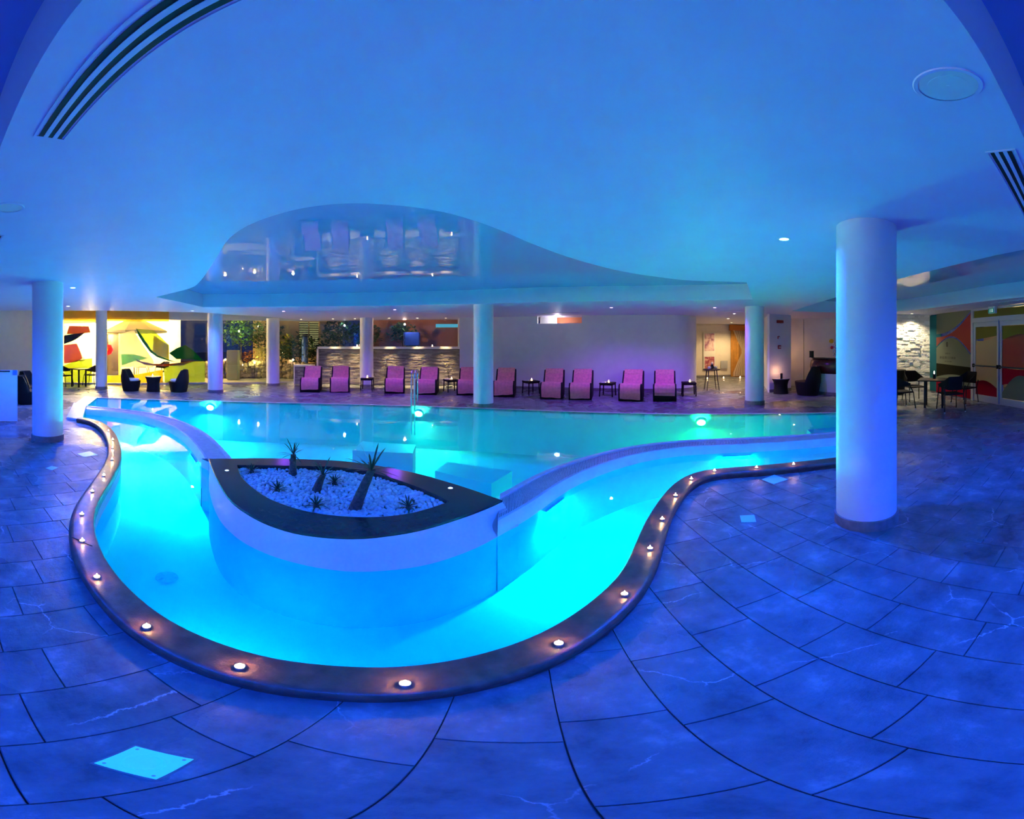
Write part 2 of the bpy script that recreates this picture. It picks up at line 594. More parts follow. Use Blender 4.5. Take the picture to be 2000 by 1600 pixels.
RIM_FRONT = smooth_line([(-3.56, 3.25), (-3.02, 2.86), (-2.42, 2.48), (-1.97, 2.32), (-1.62, 2.285), (-1.37, 2.33), (-1.11, 2.43), (-0.91, 2.56), (-0.71, 2.72), (-0.51, 2.93), (-0.27, 3.2), (-0.09, 3.43)], 0.05)
RIM_BACK = smooth_line([(-0.09, 3.43), (-0.39, 3.68), (-0.67, 3.87), (-1.07, 4.08), (-1.49, 4.2), (-1.94, 4.235), (-2.34, 4.15), (-2.9, 3.87), (-3.22, 3.61), (-3.56, 3.25)], 0.05)
RIN_FRONT = smooth_line([(-3.11, 3.32), (-2.73, 3.0), (-2.24, 2.76), (-1.93, 2.69), (-1.66, 2.68), (-1.39, 2.73), (-1.14, 2.82), (-0.91, 2.96), (-0.75, 3.12), (-0.58, 3.34)], 0.05)
RIN_BACK = smooth_line([(-0.58, 3.34), (-0.76, 3.51), (-1.17, 3.78), (-1.61, 3.95), (-2.02, 3.97), (-2.37, 3.83), (-2.78, 3.58), (-3.11, 3.32)], 0.05)
PWALL = smooth_line([(-3.62, 3.32), (-3.05, 2.80), (-2.47, 2.38), (-2.05, 2.19), (-1.71, 2.13), (-1.4, 2.14), (-1.17, 2.18), (-1.01, 2.23), (-0.83, 2.32), (-0.64, 2.44), (-0.45, 2.61), (-0.24, 2.85), (-0.05, 3.12)], 0.05)

Z_LOW = -0.15            # water of the lower channel
Z_MAIN = -0.006          # water of the upper pool
WEIR_W = 0.33
LOW_L = offset(WEIR_L, -(WEIR_W + 0.05))
TRIM_L = next(i for i, p in enumerate(LOW_L) if p[0] > -3.82)
LOW_L = LOW_L[:TRIM_L + 1]
LOW_R = offset(WEIR_R, -(WEIR_W + 0.05))
TRIM_R = next(i for i, p in enumerate(LOW_R) if p[0] > -0.06)
LOW_R = LOW_R[TRIM_R:]

KERB_MID = offset(KERB_IN, -0.09)
POOL_ALL = KERB_MID + [(5.45, 3.75), (6.95, 5.0)] + list(reversed(FAR)) + [(-9.98, 4.64), (-8.75, 3.72)]

# ------------------------------------------------------------------ floor: slate slabs on a grout bed
PHI = -0.0242
TU = (math.cos(PHI), math.sin(PHI))
TV = (-math.sin(PHI), math.cos(PHI))
TW, TL = 0.303, 0.453
ROWOFF = {0: .044, 1: .395, 2: .043, 3: .155, 4: .040, -1: .384, -2: .229, -3: .115, -4: .224, -5: .375, -6: .22, -7: .365}
FOOT = [(-13.1, -4.0), (8.2, -4.0), (5.85, -3.1), (11.6, 5.55), (10.9, 7.2), (12.0, 8.6), (9.6, 11.2), (12.2, 14.6), (12.0, 15.0), (6.9, 16.2),
        (6.6, 12.6), (5.4, 11.8), (-0.4, 13.7), (-1.9, 14.5), (-7.7, 13.2), (-8.4, 13.6), (-11.3, 10.2), (-14.3, 5.1)]
FOOT = [(-13.1, -4.0), (6.0, -4.0), (11.6, 5.55), (10.9, 7.2), (12.2, 8.6), (9.9, 11.2), (12.4, 14.6), (12.2, 15.0), (6.9, 16.2),
        (6.6, 12.6), (5.4, 11.8), (-0.4, 13.7), (-1.9, 14.5), (-7.7, 13.2), (-8.4, 13.6), (-11.3, 10.2), (-14.3, 5.1)]

floor = thing('floor', 'grey slate slab floor around the pool', None, kind='structure')
gb = MB()
sheet(gb, FOOT, [POOL_ALL], -0.009)
gb.build('grout_bed', M_GROUT, floor)

def t2w(a, b):
    return (TU[0] * a + TV[0] * b, TU[1] * a + TV[1] * b)

def tile_mesh(mb, poly, z=0.0, ch=0.0025):
    """one slab from its outline (convex or not): top, chamfer-free sides"""
    b = len(mb.v)
    n = len(poly)
    mb.v += [(x, y, z) for x, y in poly] + [(x, y, z - 0.012) for x, y in poly]
    mb.f.append(tuple(range(b, b + n)))
    for i in range(n):
        j = (i + 1) % n
        mb.f.append((b + j, b + i, b + n + i, b + n + j))

G = 0.0021
full = MB()
hx, hy = TW / 2 - G, TL / 2 - G
c_ = 0.002
top = [(-hx + c_, -hy + c_, 0), (hx - c_, -hy + c_, 0), (hx - c_, hy - c_, 0), (-hx + c_, hy - c_, 0)]
mid = [(-hx, -hy, -c_), (hx, -hy, -c_), (hx, hy, -c_), (-hx, hy, -c_)]
bot = [(-hx, -hy, -0.012), (hx, -hy, -0.012), (hx, hy, -0.012), (-hx, hy, -0.012)]
full.loft([bot, mid, top], True, False)
full.f.append((8, 9, 10, 11))
ME_FULL = full.mesh('slab')
ME_FULL.materials.append(M_TILE)

segs = [(POOL_ALL[i], POOL_ALL[(i + 1) % len(POOL_ALL)]) for i in range(len(POOL_ALL))]
tiles = []          # (distance, kind, payload)
for k in range(-52, 46):
    a0 = 0.1 + TW * k
    off = ROWOFF.get(k, (math.sin(k * 12.9898) * 43758.5453) % 0.453)
    for j in range(-12, 38):
        b0 = off + TL * j
        cx, cy_ = t2w(a0 + TW / 2, b0 + TL / 2)
        if not inside((cx, cy_), FOOT):
            continue
        rect = [t2w(a0 + G, b0 + G), t2w(a0 + TW - G, b0 + G), t2w(a0 + TW - G, b0 + TL - G), t2w(a0 + G, b0 + TL - G)]
        xs = [p[0] for p in rect]
        ys = [p[1] for p in rect]
        near = [s for s in segs if min(s[0][0], s[1][0]) < max(xs) and max(s[0][0], s[1][0]) > min(xs) and min(s[0][1], s[1][1]) < max(ys) and max(s[0][1], s[1][1]) > min(ys)]
        d = math.hypot(cx, cy_)
        if not near:
            if inside((cx, cy_), POOL_ALL):
                continue
            tiles.append((d, 'full', (cx, cy_)))
        else:
            vs = [Vector(p) for p in rect]
            es = [(0, 1), (1, 2), (2, 3), (3, 0)]
            for s in near:
                b = len(vs)
                vs += [Vector(s[0]), Vector(s[1])]
                es.append((b, b + 1))
            v, e, f, *_ = delaunay_2d_cdt(vs, es, [], 0, 1e-6)
            tri = []
            for t in f:
                c = ((v[t[0]].x + v[t[1]].x + v[t[2]].x) / 3, (v[t[0]].y + v[t[1]].y + v[t[2]].y) / 3)
                if inside(c, rect) and not inside(c, POOL_ALL):
                    tri.append(t)
            if tri:
                tiles.append((d, 'cut', ([(p.x, p.y) for p in v], tri)))

def in_view(d, x, y):
    return abs(math.atan2(x, y)) < 1.44 and d > 0.3

tiles.sort(key=lambda t: t[0])
made = 0
rest = MB()
for d, kind, pay in tiles:
    if kind == 'full':
        x, y = pay
        if made < 300 and in_view(d, x, y):
            o = link('slab', ME_FULL, floor, (x, y, 0))
            o.rotation_euler = (0, 0, PHI)
            made += 1
        else:
            rest.add(full.v, full.f, Matrix.Translation((x, y, 0)) @ Matrix.Rotation(PHI, 4, 'Z'))
    else:
        v, tri = pay
        mb = MB()
        mb.add([(x, y, 0) for x, y in v] + [(x, y, -0.012) for x, y in v], tri)
        n = len(v)
        cnt = {}
        for t in tri:
            for a, b in ((t[0], t[1]), (t[1], t[2]), (t[2], t[0])):
                cnt[(a, b)] = 1
        for a, b in cnt:
            if (b, a) not in cnt:
                mb.f.append((b, a, a + n, b + n))
        x = sum(p[0] for p in v) / n
        y = sum(p[1] for p in v) / n
        if made < 300 and in_view(d, x, y) and d < 3.4:
            mb.build('slab', M_TILE, floor)
            made += 1
        else:
            rest.add(mb.v, mb.f)
me = bpy.data.meshes.new('far_slabs')
me.from_pydata(rest.v, [], rest.f)
me.materials.append(M_TILE)
tag(link('far_slabs', me, floor), kind='stuff')
# ground outside the glass
g = MB()
sheet(g, [(-60, -10), (40, -10), (40, 60), (-60, 60)], [[(x * 1.0, y * 1.0) for x, y in FOOT]], -0.02)
tag(g.build('ground', pmat('patio_ground', (0.34, 0.32, 0.29), 0.8, var=0.2, scale=3)), 'pale paved ground outside the windows', None, kind='structure')

# ------------------------------------------------------------------ pools
def clip_left(q, x0):
    """drop the part of a plan line left of x0"""
    if x0 is None:
        return q
    k = next(i for i, p in enumerate(q) if p[0] > x0)
    if k == 0:
        return q
    a, b = q[k - 1], q[k]
    f = (x0 - a[0]) / (b[0] - a[0])
    return rows([(x0, a[1] + (b[1] - a[1]) * f)] + q[k:], len(q))

def wall_strip(mb, line, prof, x0=None):
    """sweep a (sideways offset, height) profile along a plan line"""
    rings = []
    for off_, z in prof:
        q = clip_left(offset(line, off_) if off_ else line, x0)
        rings.append([(x, y, z) for x, y in q])
    return mb.loft(rings, False, False)

ZB_LOW, ZB_MAIN = -0.80, -1.15
# lower channel
low = thing('lower_pool', 'curved lower pool channel glowing bright cyan, nearest the camera', 'pool')
LOW_POLY = KERB_IN + [(5.3, 3.7)] + list(reversed(LOW_R)) + list(reversed(PWALL)) + list(reversed(LOW_L)) + [(-8.6, 3.45)]
lb = MB()
sheet(lb, LOW_POLY, [], ZB_LOW)
lb.build('basin_floor', M_BASIN, low)
lb = MB()
wall_strip(lb, KERB_IN, [(0.0, 0.02), (0.0, ZB_LOW)])
lb.add([(-8.75, 3.35, ZB_LOW), (-6.97, 2.90, ZB_LOW), (-6.97, 2.90, 0.0), (-8.75, 3.75, 0.0)], [(0, 1, 2, 3)])
lb.build('basin_wall', M_BASIN, low)
lb = MB()
wl = MB()
sheet(wl, LOW_POLY, [], Z_LOW)
wl.build('water_surface', M_WATER_LOW, low)
# round drain cover on the bottom
dr = MB()
dr.lathe([(0.0, 0.012), (0.10, 0.012), (0.105, 0.0)], 24)
dcov = dr.build('drain_cover', pmat('drain_plastic', (0.52, 0.62, 0.66), 0.5), low, loc=(-2.63, 1.90, ZB_LOW + 0.001))
for k in range(8):
    a = 2 * PI * k / 8
    MB().box((0.065 * math.cos(a), 0.065 * math.sin(a), 0.013), (0.05, 0.014, 0.004), a).build('drain_slot', M_GRATE, dcov)

# upper pool
main = thing('swimming_pool', 'large upper pool of calm turquoise and green water below the loungers', 'pool')
MAIN_POLY = FAR + [(5.6, 3.9)] + list(reversed(WEIR_R)) + RIM_BACK + list(reversed(WEIR_L))
mb = MB()
sheet(mb, MAIN_POLY, [], ZB_MAIN)
mb.build('basin_floor', M_BASIN, main)
mb = MB()
wall_strip(mb, FAR, [(0, 0.0), (0, ZB_MAIN)])
mb.add([(-9.98, 4.64, 0), (-8.73, 3.75, 0), (-8.73, 3.75, ZB_MAIN), (-9.98, 4.64, ZB_MAIN)], [(0, 1, 2, 3)])
mb.add([(6.95, 5.0, 0), (5.6, 3.9, 0), (5.6, 3.9, ZB_MAIN), (6.95, 5.0, ZB_MAIN)], [(0, 1, 2, 3)])
mb.build('basin_wall', M_BASIN, main)
mb = MB()
sheet(mb, MAIN_POLY, [], Z_MAIN)
mb.build('water_surface', M_WATER, main)
# submerged benches and the entry steps on the right
MB().prism([(-3.17, 7.32), (-2.0, 7.42), (-1.89, 6.78), (-3.07, 6.57)], ZB_MAIN, -0.55).build('underwater_bench', M_BASIN, main)
MB().prism([(-1.25, 7.0), (0.0, 6.54), (-0.33, 5.88), (-1.37, 6.41)], ZB_MAIN, -0.75).build('underwater_bench', M_BASIN, main)
for k, (a, b) in enumerate((((4.75, 6.2), (4.1, 4.9)), ((5.3, 5.9), (4.6, 4.65)), ((5.85, 5.6), (5.1, 4.4)))):
    MB().prism([a, (6.9, 5.05), (5.6, 3.98), b], ZB_MAIN, -0.85 + 0.27 * k).build('entry_step', M_BASIN, main)

# far coping of the upper pool and the short end copings
cop = MB()
wall_strip(cop, FAR, [(0.0, -0.05), (0.0, 0.004), (0.09, 0.004), (0.09, -0.01)])
o = cop.build('pool_coping', M_COPING)
tag(o, 'thin pale stone edging along the far side of the pool', 'coping')
cop = MB()
cop.prism([(-8.73, 3.75), (-9.98, 4.64), (-10.4, 4.42), (-9.05, 3.52)], -0.03, 0.006)
cop.build('pool_coping', M_COPING)
tag(bpy.data.objects['pool_coping.001'], 'short pale stone edging at the far left end of the pool', 'coping')
cop = MB()
cop.prism([(-6.97, 2.90), (-8.73, 3.75), (-9.05, 3.52), (-7.25, 2.66)], -0.03, 0.05)
tag(cop.build('channel_end_coping', M_COPING), 'pale wet coping closing the left end of the lower channel', 'coping')

# kerb of dark stone with rounded nose
kb = MB()
wall_strip(kb, KERB_IN, [(0.01, 0.0), (0.01, 0.075), (0.0, 0.087), (-0.02, 0.09), (-0.15, 0.09), (-0.172, 0.086), (-0.184, 0.075), (-0.19, 0.058), (-0.186, 0.044), (-0.175, 0.034), (-0.170, 0.0), (-0.168, -0.02)])
a, b = KERB_IN[0], KERB_OUT[0]
ko = kb.build('pool_kerb', M_KERB, smooth=True)
tag(ko, 'dark rounded stone kerb curving around the lower pool, carrying the tealights', 'kerb')
sd = ko.data

# overflow weirs: pale lip, grating band, sloping face down to the channel
def weir(line, label, face=None, x0=None):
    t = thing('overflow_weir', label, 'weir')
    m_ = MB()
    wall_strip(m_, line, [(0.03, ZB_MAIN), (0.03, -0.03), (0.02, 0.002), (-0.035, 0.002), (-0.04, -0.015)], x0)
    m_.build('lip', M_COPING, t)
    m_ = MB()
    wall_strip(m_, line, [(-0.04, -0.03), (-WEIR_W + 0.03, -0.035)], x0)
    m_.build('gutter', M_GROUT, t)
    m_ = MB()
    wall_strip(m_, face or line, [(-WEIR_W + 0.04, -0.035), (-WEIR_W + 0.03, -0.018), (-WEIR_W, -0.02), (-WEIR_W - 0.03, -0.06), (-WEIR_W - 0.05, Z_LOW), (-WEIR_W - 0.06, ZB_LOW)], x0)
    m_.build('channel_face', M_PWALL, t, smooth=True)
    # grating bars run across the band
    A = clip_left(offset(line, -0.042), x0)
    B = clip_left(offset(line, -WEIR_W + 0.032), x0)
    n = len(line)
    dense = []
    for i in range(n - 1):
        L = (Vector(line[i + 1]) - Vector(line[i])).length
        k = max(1, round(L / 0.026))
        for j in range(k):
            f0, f1 = j / k, (j + 0.66) / k
            def lerp(P, f):
                return (P[i][0] + (P[i + 1][0] - P[i][0]) * f, P[i][1] + (P[i + 1][1] - P[i][1]) * f)
            dense.append([lerp(A, f0), lerp(A, f1), lerp(B, f1), lerp(B, f0)])
    gm = MB()
    for q in dense:
        gm.prism(q, -0.03, -0.014)
    me_ = bpy.data.meshes.new('grating')
    me_.from_pydata(gm.v, [], gm.f)
    me_.materials.append(M_COPING)
    tag(link('grating', me_, t), kind='stuff')
    return t
weir(WEIR_L, 'curved white overflow weir with grating, left of the planter', WEIR_L[:TRIM_L + 1])
weir(WEIR_R, 'long curved white overflow weir with grating, right of the planter', None, -0.12)

# ------------------------------------------------------------------ planter
pl = thing('planter', 'boat shaped planter with glossy black stone rim between the two pools', 'planter')
RO = rows(RIM_FRONT, 60) + rows(RIM_BACK, 60)[1:-1]
RI = rows(RIN_FRONT, 60) + rows(RIN_BACK, 60)[1:-1]
def ring(p, z):
    return [(x, y, z) for x, y in p]
def shrink(P, Q, f):
    return [(a[0] + (b[0] - a[0]) * f, a[1] + (b[1] - a[1]) * f) for a, b in zip(P, Q)]
rm = MB()
rm.loft([ring(shrink(RO, RI, 0.03), 0.018), ring(RO, 0.026), ring(RO, 0.044), ring(shrink(RO, RI, 0.02), 0.05), ring(RI, 0.05), ring(RI, -0.06)], True, False)
rm.build('rim', M_RIM, pl)
pf = rows(PWALL + [(0.06, 3.24)], 60)
rf = rows(RIM_FRONT, 60)
pw = MB()
rg = []
for t_, z in ((0.02, 0.03), (0.25, -0.02), (0.6, -0.08), (1.0, Z_LOW), (1.0, ZB_LOW)):
    rg.append([(a[0] + (b[0] - a[0]) * t_, a[1] + (b[1] - a[1]) * t_, z) for a, b in zip(rf, pf)])
pw.loft(rg, False, False)
pw.build('bowl_wall', M_PWALL, pl, smooth=True)
a, b = LOW_L[-1], pf[0]
c = offset(WEIR_L, -0.04)[TRIM_L]
e_ = (-3.5, 3.3)
jw = MB()
jw.loft([[(c[0], c[1], z) for z in (-0.02, -0.08, Z_LOW, ZB_LOW)], [(a[0], a[1], z) for z in (-0.02, -0.08, Z_LOW, ZB_LOW)], [(b[0] + 0.03, b[1] - 0.03, z) for z in (-0.02, -0.08, Z_LOW, ZB_LOW)]], False, False)
jw.build('joint_wall', M_PWALL, pl)
pw = MB()
pw.loft([ring(RIM_BACK, 0.03), ring(RIM_BACK, ZB_MAIN)], False, False)
pw.build('back_wall', M_PWALL, pl)
pw = MB()
sheet(pw, RI, [], -0.035)
pw.build('soil', M_PEBBLEBASE, pl)
for x, y in ((-3.05, 3.08), (-0.63, 3.70)):
    m_ = MB()
    m_.lathe([(0.0, 0.003), (0.022, 0.003), (0.026, 0.0)], 16)
    m_.build('recessed_lamp', emat('rim_led_%d' % (x * 10), (0.55, 0.75, 1.0), 2.0), pl, loc=(x, y, 0.0505))

# pebbles: the 300 nearest are parts, the others one mesh
bed = thing('pebble_bed', 'bed of white pebbles filling the boat shaped planter', 'pebbles', (-1.8, 3.2, -0.03))
rnd = random.Random(3)
PEB = []
for v_ in range(5):
    m_ = MB()
    m_.ball((0, 0, 0), 1.0, 8, 5)
    m_.v = [(x * (1 + 0.13 * math.sin(3 * y + v_)), y * (1 + 0.12 * math.cos(2.3 * z + 2 * v_)), z * (1 + 0.1 * math.sin(2 * x + 3 * v_))) for x, y, z in m_.v]
    me_ = m_.mesh('pebble', False)
    for p in me_.polygons:
        p.use_smooth = True
    me_.materials.append(M_PEBBLE)
    PEB.append((m_, me_))
spots = []
tries = 0
cellsz = 0.042
grid = {}
while tries < 26000:
    tries += 1
    x = rnd.uniform(-3.15, -0.55)
    y = rnd.uniform(2.66, 4.0)
    if not inside((x, y), RI):
        continue
    gx, gy = int(x // cellsz), int(y // cellsz)
    ok = True
    for i in (-1, 0, 1):
        for j in (-1, 0, 1):
            for q in grid.get((gx + i, gy + j), ()):
                if math.hypot(q[0] - x, q[1] - y) < 0.034:
                    ok = False
    if ok:
        grid.setdefault((gx, gy), []).append((x, y))
        spots.append((x, y))
spots.sort(key=lambda p: math.hypot(*p))
restp = MB()
for i, (x, y) in enumerate(spots):
    s = rnd.uniform(0.021, 0.033)
    sx, sy, sz = s * rnd.uniform(0.95, 1.35), s * rnd.uniform(0.8, 1.0), s * rnd.uniform(0.6, 0.8)
    rot = (rnd.uniform(-0.4, 0.4), rnd.uniform(-0.4, 0.4), rnd.uniform(0, 6.28))
    z = rnd.uniform(-0.018, 0.0)
    m_, me_ = PEB[i % 5]
    if i < 300:
        o = link('pebble', me_, bed, (x + 1.8, y - 3.2, z + 0.03))
        o.scale = (sx, sy, sz)
        o.rotation_euler = rot
    else:
        from mathutils import Euler
        M_ = Matrix.Translation((x + 1.8, y - 3.2, z + 0.03)) @ Euler(rot).to_matrix().to_4x4() @ Matrix.Diagonal((sx, sy, sz, 1))
        restp.add(m_.v, m_.f, M_)
me_ = bpy.data.meshes.new('pebbles_behind')
me_.from_pydata(restp.v, [], restp.f)
me_.materials.append(M_PEBBLE)
for p in me_.polygons:
    p.use_smooth = True
tag(link('pebbles_behind', me_, bed), kind='stuff')

# plants of the planter
def blade(mb, base, az, el, L, wd, droop, up=Vector((0, 0, 1)), n=6):
    """one strap leaf"""
    d = Vector((math.cos(az) * math.cos(el), math.sin(az) * math.cos(el), math.sin(el)))
    side = Vector((-math.sin(az), math.cos(az), 0))
    p = Vector(base)
    L_, R_ = [], []
    for i in range(n + 1):
        t = i / n
        ww = wd * (0.35 + 1.3 * t) * (1 - t) ** 0.55 if t < 1 else 0.0
        ww = max(ww, 0.0006)
        L_.append(p + side * ww)
        R_.append(p - side * ww)
        p = p + d * (L / n)
        d = (d + Vector((0, 0, -droop / n))).normalized()
    mb.loft([L_, R_], False, False)

def palm(loc, tip, r0, r1, nleaf, L, wd, label, seed):
    rr = random.Random(seed)
    t = thing('small_palm', label, 'plant', loc, group='small palms in the planter')
    tip = Vector(tip) - Vector(loc)
    path = [tip * f + Vector((0, 0, 0.02 * math.sin(f * PI))) for f in (-0.04, 0.12, 0.25, 0.4, 0.55, 0.7, 0.85, 1.0)]
    m_ = MB()
    rings = []
    for i, p in enumerate(path):
        f = i / 7
        r = r0 + (r1 - r0) * f
        r *= 1 + 0.06 * (i % 2)
        rings.append([p + Vector((r * math.cos(2 * PI * k / 12), r * math.sin(2 * PI * k / 12), 0)) for k in range(12)])
    m_.loft(rings, True, True)
    m_.build('trunk', M_TRUNK, t, smooth=True)
    for k in range(nleaf):
        b_ = MB()
        az = 2 * PI * k / nleaf + rr.uniform(-0.3, 0.3)
        el = rr.choice((1.2, 0.9, 0.55, 0.25, 0.0)) + rr.uniform(-0.12, 0.12)
        blade(b_, tip, az, el, L * rr.uniform(0.75, 1.15), wd, rr.uniform(0.3, 0.9))
        b_.build('leaf', M_LEAF, t)
    return t
palm((-2.43, 3.55, -0.02), (-2.42, 3.55, 0.27), 0.05, 0.03, 17, 0.21, 0.011, 'slim upright little palm at the back left of the planter', 1)
palm((-1.95, 3.28, -0.02), (-1.86, 3.27, 0.20), 0.05, 0.03, 15, 0.20, 0.013, 'short leaning little palm in the middle of the planter', 2)
palm((-1.39, 3.01, -0.02), (-1.22, 3.02, 0.44), 0.062, 0.035, 19, 0.24, 0.014, 'tallest little palm with thick leaning trunk, right of the planter middle', 3)

def rosette(loc, r, label, seed):
    rr = random.Random(seed)
    t = thing('succulent', label, 'plant', loc, group='spiky rosettes in the planter')
    m_ = MB()
    m_.ball((0, 0, 0.02), (0.03, 0.03, 0.035), 8, 5)
    m_.build('heart', M_TRUNK, t, smooth=True)
    for k in range(26):
        b_ = MB()
        az = 2 * PI * k * 0.382 + rr.uniform(-0.1, 0.1)
        el = 1.3 - 1.25 * (k / 26) + rr.uniform(-0.1, 0.1)
        blade(b_, (0, 0, 0.03), az, el, r * rr.uniform(0.85, 1.1), 0.010, 0.9, n=4)
        b_.build('leaf', M_LEAF, t)
    return t
rosette((-2.86, 3.31, -0.01), 0.13, 'spiky rosette plant in the left corner of the planter', 1)
rosette((-2.26, 3.02, -0.01), 0.13, 'spiky rosette plant near the left front rim of the planter', 2)
rosette((-1.86, 3.52, -0.01), 0.12, 'spiky rosette plant right behind the short leaning palm', 3)
rosette((-1.71, 2.88, -0.01), 0.13, 'spiky rosette plant near the middle of the front rim', 4)
rosette((-0.93, 3.19, -0.01), 0.13, 'spiky rosette plant near the right tip of the planter', 5)

# ------------------------------------------------------------------ pool lamps
def pool_lamp(loc, face, col, strength, label, r=0.10):
    t = thing('pool_lamp', label, 'lamp', loc)
    q = Vector((face[0], face[1], face[2] if len(face) > 2 else 0.0)).to_track_quat('Z', 'Y').to_matrix().to_4x4()
    m_ = MB()
    m_.lathe([(r, -0.05), (r + 0.03, -0.05), (r + 0.03, 0.012), (r, 0.018)], 24, M=q)
    m_.build('bezel', M_BASIN, t)
    m_ = MB()
    m_.lathe([(0.0, 0.014), (r * 0.6, 0.012), (r, 0.004)], 24, M=q)
    m_.build('lens', emat('pool_lens_%s' % label[:24].replace(' ', '_'), col, strength), t)
    return t
S_MAIN = 900.0
pool_lamp((-7.52, 6.93, -0.165), (0.62, -0.78, -0.6), (0.02, 0.80, 1.0), S_MAIN * 1.6, 'round cyan underwater lamp on the far wall at the left')
pool_lamp((-2.36, 9.03, -0.175), (0.05, -1, -0.6), (0.015, 1.0, 0.55), S_MAIN * 1.1, 'round green underwater lamp on the far wall below the ladder')
pool_lamp((4.08, 7.16, -0.17), (-0.45, -0.85, -0.6), (0.01, 1.0, 0.10), S_MAIN * 1.25, 'round bright green underwater lamp on the far wall at the right')
S_LOW = 2300.0
def strip_pool_lamp(a, b, z, strength, label):
    """slim underwater strip lamp fixed along a pool wall, shining down"""
    d = Vector(b) - Vector(a)
    t = thing('pool_lamp', label, 'lamp', ((a[0] + b[0]) / 2, (a[1] + b[1]) / 2, z), math.atan2(d.y, d.x), 'slim underwater strip lamps')
    L = d.length
    MB().bbox((0, 0, 0.012), (L, 0.03, 0.02), 0.003).build('housing', M_PWALL, t)
    MB().box((0, 0, -0.003), (L - 0.02, 0.022, 0.006)).build('lens', emat('pool_lens_low_%d' % int(strength + a[0] * 7), (0.0, 0.95, 1.0), strength), t)
    return t
def on_wall(line, x, half=0.22, gap=0.02):
    i_ = min(range(len(line)), key=lambda k: abs(line[k][0] - x))
    p0 = Vector(line[i_])
    tg = (Vector(line[min(i_ + 2, len(line) - 1)]) - Vector(line[max(i_ - 2, 0)])).normalized()
    nrm = Vector((tg.y, -tg.x))
    c_2 = p0 + nrm * gap
    return tuple(c_2 - tg * half), tuple(c_2 + tg * half)
strip_pool_lamp(*on_wall(LOW_L, -4.25), -0.21, S_LOW, 'slim strip lamp under the weir edge left of the planter')
strip_pool_lamp(*on_wall(LOW_R, 0.42), -0.21, S_LOW, 'slim strip lamp under the weir edge right of the planter')
strip_pool_lamp(*on_wall(LOW_L, -6.6), -0.21, S_LOW * 0.7, 'slim strip lamp under the weir edge at the far left')
strip_pool_lamp(*on_wall(KERB_IN, -1.5, 0.22, -0.02), -0.21, S_LOW * 0.14, 'added fill strip lamp hidden under the kerb straight ahead of the camera')  # extra lamp, added to brighten the water in front of the planter
strip_pool_lamp(*on_wall(LOW_R, 3.3), -0.21, S_LOW * 0.7, 'slim strip lamp under the weir edge near the big right column')

# ------------------------------------------------------------------ ceiling with sunken glossy fields
ZC, ZR = 2.64, 3.0
REC_MAIN = smooth_line([(-6.49, 4.41), (-5.19, 4.24), (-4.47, 3.89), (-3.48, 3.22), (-3.01, 2.89), (-2.54, 2.55), (-2.19, 2.36), (-1.88, 2.26), (-1.55, 2.22), (-1.3, 2.24), (-1.09, 2.3),
    (-0.9, 2.4), (-0.71, 2.52), (-0.51, 2.68), (-0.36, 2.85), (-0.19, 3.07), (0.0, 3.35), (0.2, 3.65), (0.58, 4.11), (1.03, 4.53), (1.55, 4.88), (2.11, 5.08), (2.77, 5.14), (3.59, 4.80)], 0.12) \
    + smooth_line([(5.08, 6.56), (3.87, 7.5), (2.38, 8.25), (0.49, 8.8), (-1.03, 9.12), (-2.91, 9.1), (-4.58, 8.6), (-5.7, 8.06), (-6.65, 7.42), (-7.48, 6.62)], 0.2)
REC_RIGHT = smooth_line([(7.75, 8.09), (6.68, 6.04), (6.0, 4.75), (5.02, 2.9), (4.36, 1.62), (3.84, 0.66), (3.3, -0.5), (2.9, -2.0)], 0.3) + smooth_line([(6.2, -2.0), (7.0, 0.0), (7.78, 1.33), (8.2, 2.19), (9.19, 3.95), (9.82, 5.58), (9.45, 6.7), (9.02, 7.38)], 0.3)
REC_BACK = [(-9.0, 0.31), (1.2, 0.285), (1.9, 0.27), (2.7, 0.15), (2.5, -0.8), (2.1, -2.6), (-9.0, -2.6)]
COVE = [(-11.3, 0.6), (-10.3, 3.75), (-9.66, 5.5), (-8.78, 7.72), (-8.75, 8.85), (-8.35, 10.3), (-8.35, 13.6), (-11.3, 10.3), (-14.4, 5.1), (-13.4, 0.6)]
CEIL_OUT = [(-13.3, -4.1), (6.3, -4.1), (9.05, 1.3), (11.7, 5.4), (12.6, 8.2), (12.6, 15.2), (6.8, 16.4), (-2.0, 14.9), (-8.3, 13.75), (-11.5, 10.3), (-14.45, 5.0)]
ceil = thing('ceiling', 'smooth white ceiling with sunken glossy fields', None, (0, 0, 0), kind='structure')
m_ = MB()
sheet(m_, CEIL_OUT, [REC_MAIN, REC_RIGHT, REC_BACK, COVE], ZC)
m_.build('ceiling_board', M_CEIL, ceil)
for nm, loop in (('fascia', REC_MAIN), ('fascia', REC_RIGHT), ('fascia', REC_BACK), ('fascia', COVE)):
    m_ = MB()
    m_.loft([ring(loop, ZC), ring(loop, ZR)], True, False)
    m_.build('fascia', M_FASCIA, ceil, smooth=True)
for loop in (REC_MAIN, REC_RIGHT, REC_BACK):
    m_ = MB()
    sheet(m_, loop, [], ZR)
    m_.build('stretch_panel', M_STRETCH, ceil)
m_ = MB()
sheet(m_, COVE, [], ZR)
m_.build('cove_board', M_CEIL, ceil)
m_ = MB()
sheet(m_, CEIL_OUT, [], ZR + 0.06)  # unseen cover, added to keep sky light out of the hall
m_.build('light_cover', M_GROUT, ceil)

